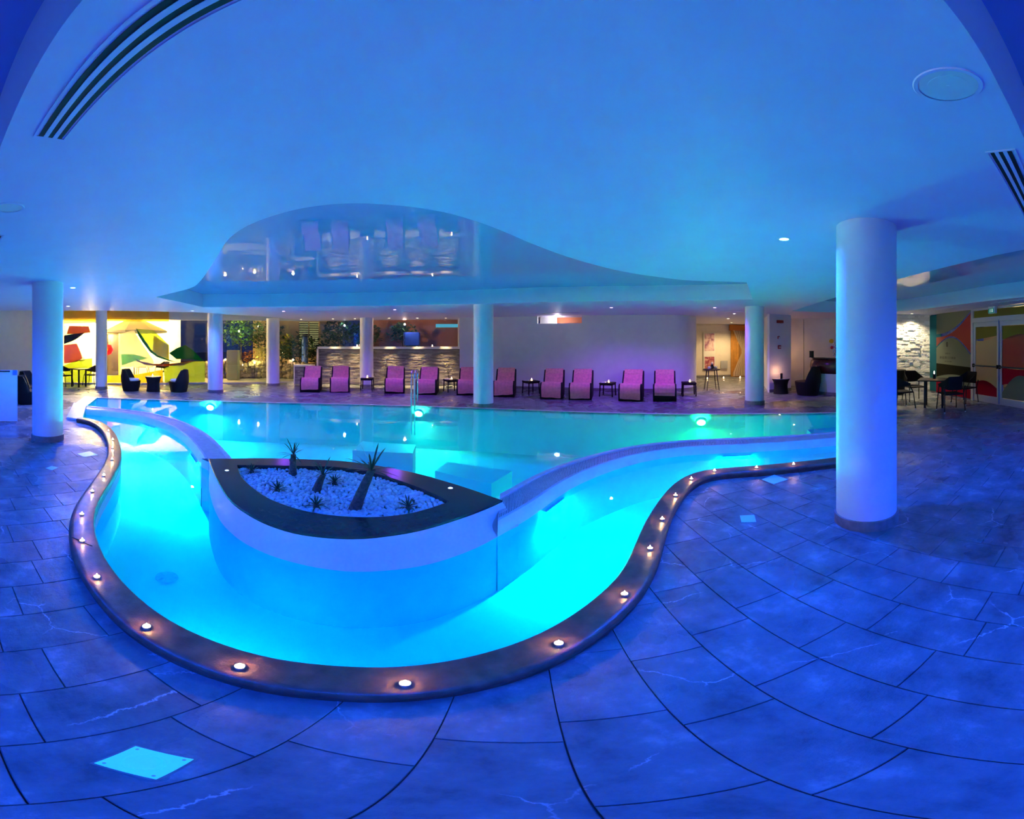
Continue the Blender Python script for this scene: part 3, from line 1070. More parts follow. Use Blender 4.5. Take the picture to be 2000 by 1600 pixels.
# linear slot diffusers
def diffuser(c, L, W, rz, n, label):
    t = thing('slot_diffuser', label, 'air vent', (c[0], c[1], ZC), rz)
    m_ = MB()
    e = 0.012
    m_.box((0, W / 2 - e / 2, -0.003), (L, e, 0.006)).box((0, -W / 2 + e / 2, -0.003), (L, e, 0.006))
    m_.box((L / 2 - e / 2, 0, -0.003), (e, W - 2 * e, 0.006)).box((-L / 2 + e / 2, 0, -0.003), (e, W - 2 * e, 0.006))
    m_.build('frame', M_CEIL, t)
    pitch = (W - 2 * e) / n
    for k in range(n):
        y = -W / 2 + e + pitch * (k + 0.5)
        MB().box((0, y, -0.002), (L - 2 * e, pitch * 0.52, 0.003)).build('slot', M_BLACKSLOT, t)
        if k < n - 1:
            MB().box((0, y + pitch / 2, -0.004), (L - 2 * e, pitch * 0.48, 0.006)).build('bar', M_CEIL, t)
    return t
diffuser((-0.55, 0.49), 2.02, 0.15, 0, 3, 'long white slot air diffuser with three dark slots, above at the left')
diffuser((2.73, 0.41), 2.04, 0.15, 0, 3, 'white slot air diffuser with three dark slots, above at the right')
diffuser((-4.32, 0.53), 2.04, 0.15, 0, 3, 'white slot air diffuser at the far left edge of the ceiling')
def slot_between(a, b, label):
    d = Vector(b) - Vector(a)
    diffuser(((a[0] + b[0]) / 2, (a[1] + b[1]) / 2), d.length, 0.07, math.atan2(d.y, d.x), 1, label)
slot_between((-6.26, 9.1), (-5.07, 9.81), 'narrow dark air slot above the two left loungers')
slot_between((-3.38, 10.87), (-2.0, 11.77), 'narrow dark air slot above the loungers by the ladder')
slot_between((0.5, 11.93), (2.1, 11.37), 'narrow dark air slot in front of the small high window')
slot_between((5.96, 9.49), (6.73, 9.08), 'narrow dark air slot at the mouth of the lit corridor')
slot_between((10.05, 4.65), (9.3, 3.4), 'narrow dark air slot above the glass with the logo')
slot_between((8.75, 2.3), (8.2, 1.4), 'narrow dark air slot in front of the exit sign')

# round ceiling speakers
def speaker(x, y, r, label):
    t = thing('ceiling_speaker', label, 'speaker', (x, y, ZC))
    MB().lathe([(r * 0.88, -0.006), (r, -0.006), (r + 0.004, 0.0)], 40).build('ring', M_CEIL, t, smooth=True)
    g_ = MB()
    g_.lathe([(0.0, -0.004), (r * 0.05, -0.0045), (r * 0.05, -0.003), (r * 0.6, -0.0035), (r * 0.6, -0.0025), (r * 0.87, -0.003)], 40)
    g_.build('grille', pmat('speaker_mesh_%d' % int(x * 10), (0.78, 0.78, 0.80), 0.7), t)
speaker(1.125, 0.445, 0.115, 'round white ceiling speaker above at the right')
speaker(-2.58, 0.51, 0.105, 'round white ceiling speaker at the far left')

# downlights
def downlight(x, y, z, col, lens, power, label, group, r=0.045, angle=150, blend=0.6, target=None):
    t = thing('downlight', label, 'ceiling light', (x, y, z), group=group)
    MB().lathe([(r, -0.004), (r + 0.016, -0.006), (r + 0.02, 0.0)], 24).build('bezel', M_WHITEMETAL, t)
    MB().lathe([(0.0, -0.007), (r * 0.7, -0.006), (r, -0.003)], 24).build('lens', lens, t)
    lamp('SPOT', 'spot_light', (0, 0, -0.03), power, col, t, target=target or (0, 0, -2), spot_size=math.radians(angle), spot_blend=blend, shadow_soft_size=0.04)
    return t
GB = 'blue ceiling downlights'
downlight(2.36, 2.56, ZC, BLUE, M_LENS_BLUE, P_DOWN * 1.25, 'bright cyan blue downlight just left of the big right column', GB)
downlight(-6.13, 2.37, ZC, BLUE, M_LENS_BLUE, P_DOWN * 1.25, 'cyan blue downlight just right of the big left column', GB)
downlight(-9.12, 3.39, ZC, (0.16, 0.22, 1.0), M_LENS_PALE, P_DOWN * 1.1, 'pale downlight close to the printed glass, far left', GB)
downlight(-8.47, 7.08, ZC, (0.10, 0.20, 1.0), M_LENS_PALE, P_DOWN * 0.55, 'pale downlight beside the tip of the sunken ceiling field', GB)
for k, (x, y) in enumerate(((-5.2, -1.2), (-2.2, -1.2), (0.6, -1.2), (4.4, -0.9))):  # extra lamps out of view, added to light the near floor
    downlight(x, y, ZR, BLUE, M_LENS_BLUE, P_DOWN * 1.25, 'added unseen blue downlight behind the viewpoint, %s from the left' % ORD[k], GB)
GV = 'violet downlights above the loungers'
for (x, y), lb in zip(((-6.56, 9.09), (-3.38, 10.17), (2.72, 9.76), (5.34, 8.61)), ('above the two left loungers', 'above the loungers by the ladder', 'above the loungers on the violet wall', 'nearest the lit corridor')):
    downlight(x, y, ZC, VIOLET, M_LENS_VIOLET, P_VIOLET, 'violet downlight ' + lb, GV)
GW = 'warm downlights over the stone ledge'
for k, (x, y) in enumerate(((-8.05, 12.35), (-6.85, 12.86), (-5.98, 13.06), (-4.67, 13.36), (-3.60, 13.60), (-2.53, 13.85))):
    downlight(x, y, ZC, WARM, M_LENS_WARM, P_WARM * (1.5 if k == 0 else 24.0), 'warm downlight above the stone ledge, %s from the left' % ORD[k], GW, r=0.04, angle=64 if k == 0 else 40, blend=1.0)
GC = 'warm downlights of the corridor'
downlight(6.9, 9.9, ZC, WARM, M_LENS_WARM, P_WARM * 2.8, 'warm downlight at the corridor mouth', GC, angle=80, blend=0.4)
downlight(8.0, 11.9, ZC, WARM, M_LENS_WARM, P_WARM * 2.8, 'warm downlight in the middle of the corridor', GC, angle=120)
downlight(9.6, 14.0, ZC, WARM, M_LENS_WARM, P_WARM * 4.6, 'warm downlight before the corridor picture', GC, angle=150)
GP = 'warm downlights washing the white stone pillar'
downlight(10.70, 5.52, ZC, (1.0, 0.82, 0.5), M_LENS_WARM, P_WARM * 3.6, 'warm downlight grazing the right side of the white stone pillar', GP, r=0.035, angle=125, blend=0.8)
downlight(10.31, 6.04, ZC, (1.0, 0.82, 0.5), M_LENS_WARM, P_WARM * 3.6, 'warm downlight grazing the left side of the white stone pillar', GP, r=0.035, angle=125, blend=0.8)

# ------------------------------------------------------------------ columns
def column(x, y, r, zt, label):
    t = thing('column', label, 'column', (x, y, 0), group='round white columns')
    MB().lathe([(r, 0.08), (r, zt)], 64).build('shaft', M_COLUMN, t, smooth=True)
    MB().lathe([(r, 0.098), (r + 0.014, 0.096), (r + 0.016, 0.088), (r + 0.016, 0.0)], 64).build('skirting', M_SKIRT, t, smooth=True)
    return t
R_C = 0.258
column(2.57, 1.76, R_C, ZC + 0.01, 'big round column nearest the camera at the right')
column(-5.83, 1.80, R_C, ZC + 0.01, 'big round column at the left beside the half height panel')
column(-0.74, 9.43, R_C, ZC + 0.01, 'round column at the far pool edge in front of two loungers')
column(6.12, 7.82, R_C, ZC + 0.01, 'round column at the corridor mouth beside the far pool edge')
column(-8.96, 8.49, R_C, ZR, 'round column at the right end of the printed glass')
column(-8.76, 11.42, R_C, ZC + 0.01, 'round column between the two garden windows')
column(-5.44, 12.94, R_C, ZC + 0.01, 'round column standing against the stone ledge wall')
column(-12.0, 5.75, 0.21, ZR, 'slim round column in the middle of the printed glass')

# ------------------------------------------------------------------ walls
def wall_line(name, pts, z0, z1, mat, th=0.16, label=None):
    """upright wall along a plan line; thickness grows to the left of travel"""
    b_ = offset(pts, th)
    m_ = MB()
    m_.loft([[(x, y, z0) for x, y in pts], [(x, y, z1) for x, y in pts], [(x, y, z1) for x, y in b_], [(x, y, z0) for x, y in b_]], False, False)
    n = len(pts)
    m_.f += [(0, n, 2 * n, 3 * n), (n - 1, 2 * n - 1, 3 * n - 1, 4 * n - 1)]
    o = m_.build(name, mat, smooth=len(pts) > 4)
    tag(o, label, None, kind='structure')
    return o
def wall_bands(name, a, b, bands, mat, th=0.16, label=None):
    """straight wall with openings given as (t0, t1, z0, z1) solid bands"""
    d = Vector(b) - Vector(a)
    L = d.length
    rz = math.atan2(d.y, d.x)
    m_ = MB()
    for s0, s1, z0, z1 in bands:
        m_.box(((s0 + s1) / 2, th / 2, (z0 + z1) / 2), (s1 - s0, th, z1 - z0))
    o = m_.build(name, mat, loc=(a[0], a[1], 0))
    o.rotation_euler = (0, 0, rz)
    tag(o, label, None, kind='structure')
    return o, L, rz

wall_line('wall_back', [(6.3, -4.0), (-13.2, -4.0)], 0, ZR + 0.05, M_WALL, label='plain white wall behind the viewpoint')
wall_line('wall_left', [(-13.15, -4.0), (-13.3, 0.5), (-14.25, 4.85)], 0, ZR + 0.05, M_WALL, label='plain white wall at the far left')
# curved violet lit wall with the high slit window
arc = relax(smooth_line([(-0.40, 13.50), (0.92, 13.14), (2.2, 12.68), (3.49, 12.16), (4.6, 11.68), (5.35, 11.40), (5.95, 11.38), (6.4, 11.62), (6.62, 12.0), (6.72, 12.6), (7.3, 16.1)], 0.12), 3)
i0 = min(range(len(arc)), key=lambda i: abs(arc[i][0] - 0.90))
i1 = min(range(len(arc)), key=lambda i: abs(arc[i][0] - 2.38))
wall_line('wall_curved', arc, 0, 2.37, M_WALL, 0.14, 'curved plain wall behind the right hand loungers')
wall_line('wall_curved', arc[:i0 + 1], 2.37, ZC + 0.02, M_WALL, 0.14, 'top of the curved wall left of the slit window')
wall_line('wall_curved', arc[i1:], 2.37, ZC + 0.02, M_WALL, 0.14, 'top of the curved wall right of the slit window')
wall_line('baseboard_curved', offset(arc, -0.012)[:-6], 0, 0.09, M_SKIRT, 0.012, 'dark skirting along the curved wall')
# glass of the slit window and the lit orange room behind it
wn = thing('window_1', 'small high slit window in the curved wall', None, (arc[i0][0], arc[i0][1], 2.37), math.atan2(arc[i1][1] - arc[i0][1], arc[i1][0] - arc[i0][0]), kind='structure')
Ls = math.dist(arc[i0], arc[i1])
MB().box((Ls / 2, 0.07, 0.13), (Ls, 0.01, 0.26)).build('pane', M_GLASS, wn)
nook = MB()
nook.box((Ls * 0.68, 0.9, 0.0), (Ls * 0.95, 0.04, 1.0))
nk = nook.build('far_orange_wall', pmat('terracotta', (0.62, 0.20, 0.08), 0.7, var=0.1), wn)
MB().box((Ls * 0.16, 0.6, 0.1), (Ls * 0.40, 0.04, 0.8)).build('far_white_wall', M_WALL, wn)
lamp('POINT', 'room_light', (Ls * 0.4, 0.35, 0.12), 22, (0.9, 0.8, 0.85), wn, shadow_soft_size=0.1)

# ledge wall with split stone cladding
A_, B_ = (-7.62, 13.02), (-2.05, 14.30)
dv = Vector(B_) - Vector(A_)
LW = dv.length
RZL = math.atan2(dv.y, dv.x)
wl_ = thing('wall_ledge', 'low wall clad in rough split stone under a white ledge', None, (A_[0], A_[1], 0), RZL, kind='structure')
MB().box((LW / 2, 0.16, 0.72), (LW, 0.2, 1.44)).build('core', M_GROUT, wl_)
rs = random.Random(5)
cl = MB()
z = 0.02
while z < 1.40:
    h = rs.uniform(0.035, 0.06)
    x = -rs.uniform(0, 0.2)
    while x < LW:
        L_ = rs.uniform(0.14, 0.38)
        x0, x1 = max(0, x), min(LW, x + L_)
        if x1 - x0 > 0.02:
            dpt = rs.uniform(0.02, 0.055)
            cl.box(((x0 + x1) / 2, 0.06 - dpt / 2, z + h / 2), (x1 - x0 - 0.004, dpt, h - 0.004))
        x += L_
    z += h
me_ = bpy.data.meshes.new('stone_cladding')
me_.from_pydata(cl.v, [], cl.f)
me_.materials.append(M_STONECLAD)
tag(link('stone_cladding', me_, wl_), kind='stuff')
MB().bbox((LW / 2 - 0.01, 0.14, 1.485), (LW + 0.06, 0.34, 0.10), 0.008).build('ledge', M_LEDGE, wl_)
MB().box((-0.03, 0.1, 0.72), (0.06, 0.36, 1.44)).build('end_post', M_LEDGE, wl_)
# window above the ledge
wn = thing('window_2', 'wide window above the white ledge', None, (A_[0], A_[1], 1.535), RZL, kind='structure')
for k in range(4):
    MB().box((LW * (k + 0.5) / 4, 0.2, 0.55), (LW / 4 - 0.015, 0.012, 1.12)).build('pane', M_GLASS, wn)
MB().box((LW - 0.02, 0.15, 0.55), (0.09, 0.2, 1.12)).build('jamb', M_LEDGE, wn)
# short return walls beside it
wall_line('wall_pier', [(-2.03, 14.25), (-1.98, 13.72), (-0.40, 13.50)], 0, ZC + 0.02, M_WALL, 0.14, 'pale wall pier behind the middle column')
# low stone box beside the ledge
bx_ = thing('stone_planter_box', 'low stone clad box with white lit top at the left end of the ledge wall', 'cabinet', (-8.12, 12.72, 0), RZL)
cb = MB()
rs = random.Random(8)
z = 0.0
while z < 0.70:
    h = rs.uniform(0.04, 0.06)
    x = -0.36
    while x < 0.36:
        L_ = rs.uniform(0.1, 0.25)
        x1 = min(0.36, x + L_)
        cb.box(((x + x1) / 2, -0.19 + rs.uniform(0, 0.02), z + h / 2), (x1 - x - 0.003, 0.05, h - 0.003))
        x += L_
    z += h
o = cb.build('stone_front', M_STONECLAD, bx_)
tag(o, kind='stuff')
MB().box((0, 0.02, 0.36), (0.72, 0.36, 0.72)).build('body', M_GROUT, bx_)
MB().bbox((0, 0.0, 0.755), (0.78, 0.48, 0.07), 0.006).build('top', M_LEDGE, bx_)
MB().box((-0.365, -0.03, 0.36), (0.04, 0.42, 0.72)).build('side_post', M_LEDGE, bx_)

# corridor
wall_line('wall_corridor', [(7.0, 16.05), (12.05, 14.85)], 0, ZC + 0.02, pmat('cream_paint', (0.84, 0.74, 0.62), 0.6, var=0.03), 0.12, 'cream end wall of the lit corridor')
wall_line('baseboard_corridor', [(7.0, 16.03), (12.05, 14.83)], 0, 0.10, M_SKIRT, 0.012, 'dark skirting of the corridor end wall')
wall_line('wall_corridor_side', [(11.8, 14.9), (7.93, 9.36)], 0, ZC + 0.02, M_WALL, 0.12, 'pale right hand wall of the corridor')
# reception: pier with signs and the recessed wall
wall_line('wall_pier', [(7.91, 9.30), (8.83, 9.22), (9.4, 10.4)], 0, ZC + 0.02, M_WALL, 0.12, 'pale wall pier carrying the red sign')
wall_line('baseboard_pier', [(7.90, 9.285), (8.835, 9.205)], 0, 0.10, M_SKIRT, 0.012, 'dark skirting of the sign pier')
rec = wall_line('wall_reception', [(9.2, 10.75), (12.3, 8.2)], 0, ZC + 0.02, M_WALL, 0.12, 'pale panelled wall behind the reception desk')
wall_line('wall_reception', [(12.3, 8.25), (10.55, 6.75)], 0, ZC + 0.02, M_WALL, 0.12, 'pale wall right of the reception desk')
for f in (0.32, 0.72):
    x, y = 9.2 + 3.1 * f, 10.75 - 2.55 * f
    tag(MB().box((0, 0, 1.3), (0.03, 0.02, 2.6), 0).build('trim_%d' % (1 if f < 0.5 else 2), M_ALU, loc=(x - 0.01, y - 0.012, 0)), 'thin vertical joint strip on the reception wall', kind='structure')

# white split stone pillar
Pa, Pb, Pc = (10.35, 6.65), (11.23, 5.49), (11.40, 5.15)
sp = thing('wall_pillar', 'pillar clad in white rough split stone, washed by warm light', None, (0, 0, 0), kind='structure')
m_ = MB()
core = [Pa, Pb, Pc, (12.0, 5.6), (11.2, 7.1)]
m_.prism(core, 0, ZC + 0.02)
m_.build('core', M_WALL, sp)
rs = random.Random(11)
cnt = 0
stones = MB()
for (p, q, dp) in ((Pa, Pb, 0.05), (Pb, Pc, 0.03)):
    dv = Vector(q) - Vector(p)
    L = dv.length
    rz = math.atan2(dv.y, dv.x)
    nrm = Vector((dv.y, -dv.x)).normalized()
    z = 0.0
    while z < ZC:
        h = rs.uniform(0.05, 0.09)
        x = -rs.uniform(0, 0.15)
        while x < L:
            L_ = rs.uniform(0.12, 0.30)
            x0, x1 = max(0, x), min(L, x + L_)
            if x1 - x0 > 0.03:
                c = Vector(p) + dv.normalized() * ((x0 + x1) / 2)
                dd = rs.uniform(0.01, dp + 0.02)
                c = c + nrm * dd / 2
                bx2 = MB().box((0, 0, 0), (x1 - x0 - 0.006, dd, min(h, ZC - z) - 0.006))
                if cnt < 260:
                    o = bx2.build('stone', M_WHITESTONE, sp, loc=(c.x, c.y, z + h / 2))
                    o.rotation_euler = (rs.uniform(-0.06, 0.06), 0, rz)
                    cnt += 1
                else:
                    stones.add(bx2.v, bx2.f, Matrix.Translation((c.x, c.y, z + h / 2)) @ Matrix.Rotation(rz, 4, 'Z'))
            x += L_
        z += h
if stones.v:
    tag(stones.build('more_stones', M_WHITESTONE, sp), kind='stuff')

# ------------------------------------------------------------------ tealights on the kerb
def make_tealight():
    t = thing('tealight', '', 'candle', (0, 0, 0), group='tealights along the pool kerb')
    MB().lathe([(0.0, 0.0), (0.0185, 0.0), (0.0195, 0.015), (0.0185, 0.0155), (0.018, 0.011)], 20).build('cup', M_TIN, t, smooth=True)
    MB().lathe([(0.0, 0.0125), (0.0175, 0.0118)], 20).build('wax', M_CANDLEGLOW, t)
    m_ = MB()
    m_.lathe([(0.0, 0.012), (0.0045, 0.017), (0.0055, 0.022), (0.003, 0.032), (0.0, 0.040)], 10)
    m_.build('flame', M_FLAME, t, smooth=True)
    return t
TEA = [(-6.15, 2.89), (-5.58, 2.81), (-5.02, 2.6), (-4.6, 2.38), (-4.11, 2.12), (-3.61, 1.76), (-3.23, 1.45), (-2.77, 1.15), (-2.33, 0.97), (-1.83, 0.83), (-1.31, 0.81),
       (-0.84, 0.91), (-0.32, 1.07), (0.18, 1.39), (0.56, 1.76), (0.89, 2.23), (1.16, 2.66), (1.5, 3.09), (1.84, 3.44), (2.2, 3.55), (2.62, 3.32), (3.05, 3.12)]
KC = offset(KERB_IN, -0.085)
proto = make_tealight()
for k, (x, y) in enumerate(TEA):
    # keep each on the flat of the kerb
    q = min(KC, key=lambda p: math.dist(p, (x, y)))
    v_ = Vector((x, y)) - Vector(q)
    if v_.length > 0.04:
        v_ = v_.normalized() * 0.04
    o = proto if k == 0 else copy_tree(proto)
    o.location = (q[0] + v_.x, q[1] + v_.y, 0.0905)
    n = len(TEA)
    o['label'] = ('lit tealight on the dark kerb, %s from its far left end' % ORD[k]) if k < 12 else ('lit tealight on the dark kerb, %s from the big right column' % ORD[n - 1 - k])
    if k == 12:
        o['label'] = 'lit tealight on the dark kerb, nearest one straight ahead of the camera'
    lamp('POINT', 'candle_light', (0, 0, 0.034), 0.50, (1.0, 0.5, 0.16), o, shadow_soft_size=0.006)

# fallen leaf-like twig and dark stains on the kerb are too small; the twig is built
tw = MB()
tw.tube([(-2.42, 0.93, 0.094), (-2.36, 0.955, 0.096), (-2.28, 0.985, 0.094), (-2.24, 1.005, 0.094)], 0.0035, 6)
tag(tw.build('twig', M_BLACK), 'thin dark twig lying on the kerb beside a tealight at the left', 'twig')

# ------------------------------------------------------------------ floor hatches
def hatch(pts, glow, label, screws=False):
    cx = sum(p[0] for p in pts) / 4
    cy_ = sum(p[1] for p in pts) / 4
    t = thing('floor_hatch', label, 'floor hatch', (cx, cy_, 0.0))
    q = [(x - cx, y - cy_) for x, y in pts]
    MB().prism([(x * 1.10, y * 1.10) for x, y in q], -0.004, 0.0012).build('frame', M_SKIRT, t)
    lid = MB().prism(q, 0.0, 0.004).build('lid', glow, t)
    MB().lathe([(0.035, 0.0042), (0.037, 0.0052), (0.046, 0.0052), (0.048, 0.0042)], 32).build('ring_mark', glow, t)
    for x, y in q:
        MB().lathe([(0.0, 0.0055), (0.004, 0.0055), (0.0045, 0.004)], 10, (x * 0.80, y * 0.80, 0)).build('screw', M_ALU, t)
    return t
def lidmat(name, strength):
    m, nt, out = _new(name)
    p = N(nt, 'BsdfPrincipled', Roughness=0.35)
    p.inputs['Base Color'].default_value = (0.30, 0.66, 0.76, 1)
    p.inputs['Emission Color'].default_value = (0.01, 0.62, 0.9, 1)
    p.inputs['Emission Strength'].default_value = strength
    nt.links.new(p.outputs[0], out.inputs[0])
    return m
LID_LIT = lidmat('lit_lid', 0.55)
LID = lidmat('faint_glow_lid', 0.06)  # weak glow put into lids that only reflect light
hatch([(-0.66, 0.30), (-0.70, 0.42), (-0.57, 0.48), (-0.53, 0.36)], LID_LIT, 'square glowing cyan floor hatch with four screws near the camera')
hatch([(2.62, 3.21), (2.83, 3.24), (2.84, 3.02), (2.62, 3.01)], LID, 'pale square floor hatch beside the kerb left of the big right column')
hatch([(1.85, 2.57), (1.96, 2.51), (1.88, 2.38), (1.78, 2.45)], LID, 'small pale square floor hatch between the kerb and the big right column')
hatch([(-4.83, 1.93), (-4.88, 2.15), (-4.66, 2.18), (-4.65, 1.96)], LID, 'pale square floor hatch close to the kerb at the left')
hatch([(-4.36, 1.32), (-4.42, 1.42), (-4.33, 1.48), (-4.26, 1.37)], LID, 'small pale square floor hatch out on the left floor')

# ------------------------------------------------------------------ sun loungers with towels
PROF = [(0.06, 0.03), (0.015, 0.12), (0.0, 0.25), (0.02, 0.38), (0.07, 0.46), (0.16, 0.49), (0.27, 0.475), (0.42, 0.40), (0.56, 0.335), (0.68, 0.32), (0.80, 0.355), (0.94, 0.47), (1.08, 0.62), (1.20, 0.745), (1.27, 0.79)]
def make_lounger():
    t = thing('sun_lounger', '', 'sun lounger', group='wave shaped wicker loungers')
    W = 0.33
    # seat shell: thick wave band
    top_ = PROF
    under = [(y + 0.06, z - 0.02) if i < 4 else (y + 0.03, z - 0.055) for i, (y, z) in enumerate(PROF)]
    loop = top_ + list(reversed(under))
    m_ = MB()
    m_.loft([[(-W, y, z) for y, z in loop], [(W, y, z) for y, z in loop]], True, True)
    m_.build('shell', M_WICKER, t)
    # two side cheeks down to the floor
    cheek = [(0.05, 0.0), (0.03, 0.10), (0.02, 0.25), (0.04, 0.38), (0.10, 0.45), (0.2, 0.46), (0.42, 0.38), (0.62, 0.305), (0.8, 0.335), (0.94, 0.45), (1.08, 0.60), (1.22, 0.74), (1.29, 0.76), (1.30, 0.66), (1.22, 0.42), (1.16, 0.18), (1.14, 0.0)]
    for s in (-1, 1):
        m_ = MB()
        x0, x1 = s * (W - 0.045), s * W * 1.005
        m_.loft([[(x0, y, z) for y, z in cheek], [(x1, y, z) for y, z in cheek]], True, True)
        m_.build('side_panel', M_WICKER, t)
    MB().box((0, 0.10, 0.03), (0.6, 0.04, 0.06)).build('base_rail', M_WICKER, t)
    MB().box((0, 1.10, 0.03), (0.6, 0.04, 0.06)).build('base_rail', M_WICKER, t)
    return t
def towel_mesh(drop, seed):
    rr = random.Random(seed)
    W = 0.285
    line = [(0.02 - 0.018, drop)] + [(y - (0.018 if i < 4 else 0), z + (0.0 if i < 3 else 0.014)) for i, (y, z) in enumerate(PROF) if not (i < 2 or z < drop and y < 0.1)]
    fine = []
    for a, b in zip(line, line[1:]):
        for k in range(4):
            fine.append((a[0] + (b[0] - a[0]) * k / 4, a[1] + (b[1] - a[1]) * k / 4))
    fine.append(line[-1])
    nx = 12
    rings_t, rings_b = [], []
    ph = rr.uniform(0, 6)
    slant = rr.uniform(-0.02, 0.02)
    for i, (y, z) in enumerate(fine):
        rt = []
        for j in range(nx + 1):
            u = j / nx * 2 - 1
            wob = 0.006 * math.sin(5 * u + ph) * math.sin(i * 0.35 + ph)
            hang = 0.010 * math.sin(9 * u + ph) if i < 8 else 0.0
            zz = z + wob + (slant * u if i < 3 else 0)
            rt.append((u * W * (1 + 0.012 * math.sin(i * 0.5 + ph)), y - abs(hang), zz))
        rings_t.append(rt)
    m_ = MB()
    m_.loft(rings_t, False, False)
    back = [[(x, y + (0.010 if i < 12 else 0.004), z - (0.0 if i < 8 else 0.010)) for x, y, z in r] for i, r in enumerate(rings_t)]
    m_.loft(back, False, False)
    n0 = nx + 1
    rows_ = len(rings_t)
    off_ = n0 * rows_
    for i in range(rows_ - 1):
        for c in (0, nx):
            m_.f.append((i * n0 + c, (i + 1) * n0 + c, off_ + (i + 1) * n0 + c, off_ + i * n0 + c))
    for j in range(nx):
        for r in (0, rows_ - 1):
            m_.f.append((r * n0 + j, r * n0 + j + 1, off_ + r * n0 + j + 1, off_ + r * n0 + j))
    return m_
LOUNGE = [(605, -6.42, 10.38, -0.45, 0.10, 'first lounger from the left, beside the low stone box'), (663, -5.55, 10.87, -0.43, 0.03, 'second lounger from the left, left of the ledge column'),
          (770, -3.78, 11.33, -0.28, 0.06, 'third lounger from the left, behind the ladder rail'), (832, -2.70, 11.26, -0.13, 0.06, 'fourth lounger from the left, just right of the ladder rail'),
          (912, -1.41, 11.37, -0.06, 0.07, 'fifth lounger from the left, half hidden by the middle column'), (983, -0.26, 11.11, 0.06, 0.07, 'sixth lounger from the left, just right of the middle column'),
          (1076, 1.14, 10.63, 0.20, 0.05, 'seventh lounger from the left, first one on the violet wall'), (1133, 1.94, 10.31, 0.27, 0.05, 'eighth lounger from the left, second one on the violet wall'),
          (1230, 3.25, 9.72, 0.42, 0.06, 'ninth lounger from the left, third one on the violet wall'), (1298, 4.14, 9.32, 0.42, 0.17, 'last lounger on the right, nearest the corridor')]
proto = make_lounger()
for k, (_, x, y, a, drop, lb) in enumerate(LOUNGE):
    o = proto if k == 0 else copy_tree(proto)
    o.location = (x, y, 0)
    o.rotation_euler = (0, 0, -a)
    o['label'] = 'dark wicker frame of the ' + lb
    t = thing('towel', 'pink towel draped over the ' + lb, 'towel', (x, y, 0), -a, 'pink towels on the loungers')
    towel_mesh(drop, 20 + k).build('cloth', M_TOWEL, t, smooth=True)
    # folded roll over the head end
    m_ = MB()
    m_.loft([[(-0.285, y_, z_) for y_, z_ in ((1.12, 0.672), (1.15, 0.725), (1.25, 0.825), (1.30, 0.832), (1.32, 0.79), (1.31, 0.74), (1.295, 0.74), (1.30, 0.79), (1.285, 0.812), (1.25, 0.80))],
             [(0.285, y_, z_) for y_, z_ in ((1.12, 0.672), (1.15, 0.725), (1.25, 0.825), (1.30, 0.832), (1.32, 0.79), (1.31, 0.74), (1.295, 0.74), (1.30, 0.79), (1.285, 0.812), (1.25, 0.80))]], True, True)
    m_.build('folded_end', M_TOWEL_TOP, t)

# side tables with votive candles
def make_table():
    t = thing('side_table', '', 'table', group='dark wicker side tables between the loungers')
    MB().bbox((0, 0, 0.405), (0.44, 0.44, 0.05), 0.01).build('top', M_WICKER, t)
    MB().box((0, 0, 0.365), (0.38, 0.38, 0.03)).build('apron', M_WICKER, t)
    for sx in (-1, 1):
        for sy in (-1, 1):
            m_ = MB()
            m_.tube([(sx * 0.19, sy * 0.19, 0.39), (sx * 0.195, sy * 0.195, 0.2), (sx * 0.205, sy * 0.205, 0.0)], 0.02, 8)
            m_.build('leg', M_WICKER, t)
    return t
def votive(x, y, z, label, p=1.6, h=0.075, r=0.036):
    t = thing('votive_candle', label, 'candle', (x, y, z), group='votive candles on the tables')
    MB().lathe([(0.0, 0.0), (r * 0.85, 0.0), (r, h), (r - 0.003, h), (r * 0.8, 0.006), (0.0, 0.006)], 20).build('glass_cup', glassmat('votive_glass', (0.95, 0.9, 0.86)) if 'votive_glass' not in MATS else MATS['votive_glass'], t, smooth=True)
    MB().lathe([(0.0, 0.03), (r * 0.8, 0.029), (r * 0.76, 0.008)], 16).build('wax', M_CANDLEGLOW, t)
    MB().lathe([(0.0, 0.03), (0.009, 0.042), (0.010, 0.052), (0.0, 0.082)], 10).build('flame', M_VOTIVE, t, smooth=True)
    lamp('POINT', 'candle_light', (0, 0, 0.10), p, (1.0, 0.55, 0.22), t, shadow_soft_size=0.012)
    return t
TABS = [(-5.02, 12.0, 0.25, 'side table in front of the ledge column'), (-2.06, 12.28, 0.55, 'side table between the fourth and fifth lounger'), (0.62, 11.95, 0.50, 'side table at the left end of the violet wall'),
        (2.95, 11.0, 1.03, 'side table between the eighth and ninth lounger'), (5.35, 10.18, 1.2, 'side table at the right end of the violet wall')]
proto = make_table()
for k, (x, y, a, lb) in enumerate(TABS):
    o = proto if k == 0 else copy_tree(proto)
    o.location = (x, y, 0)
    o.rotation_euler = (0, 0, a)
    o['label'] = 'dark wicker ' + lb
    votive(x + 0.02, y - 0.04, 0.431, 'lit votive candle on the ' + lb)
    tr = MB()
    tr.bbox((0, 0, 0.006), (0.2, 0.14, 0.012), 0.003)
    tag(tr.build('tray', M_WHITEMETAL if k != 4 else M_BLACK, loc=(x - 0.13, y - 0.02, 0.431)), 'small flat tray on the ' + lb, 'tray', 'small trays on the side tables').rotation_euler = (0, 0, a)

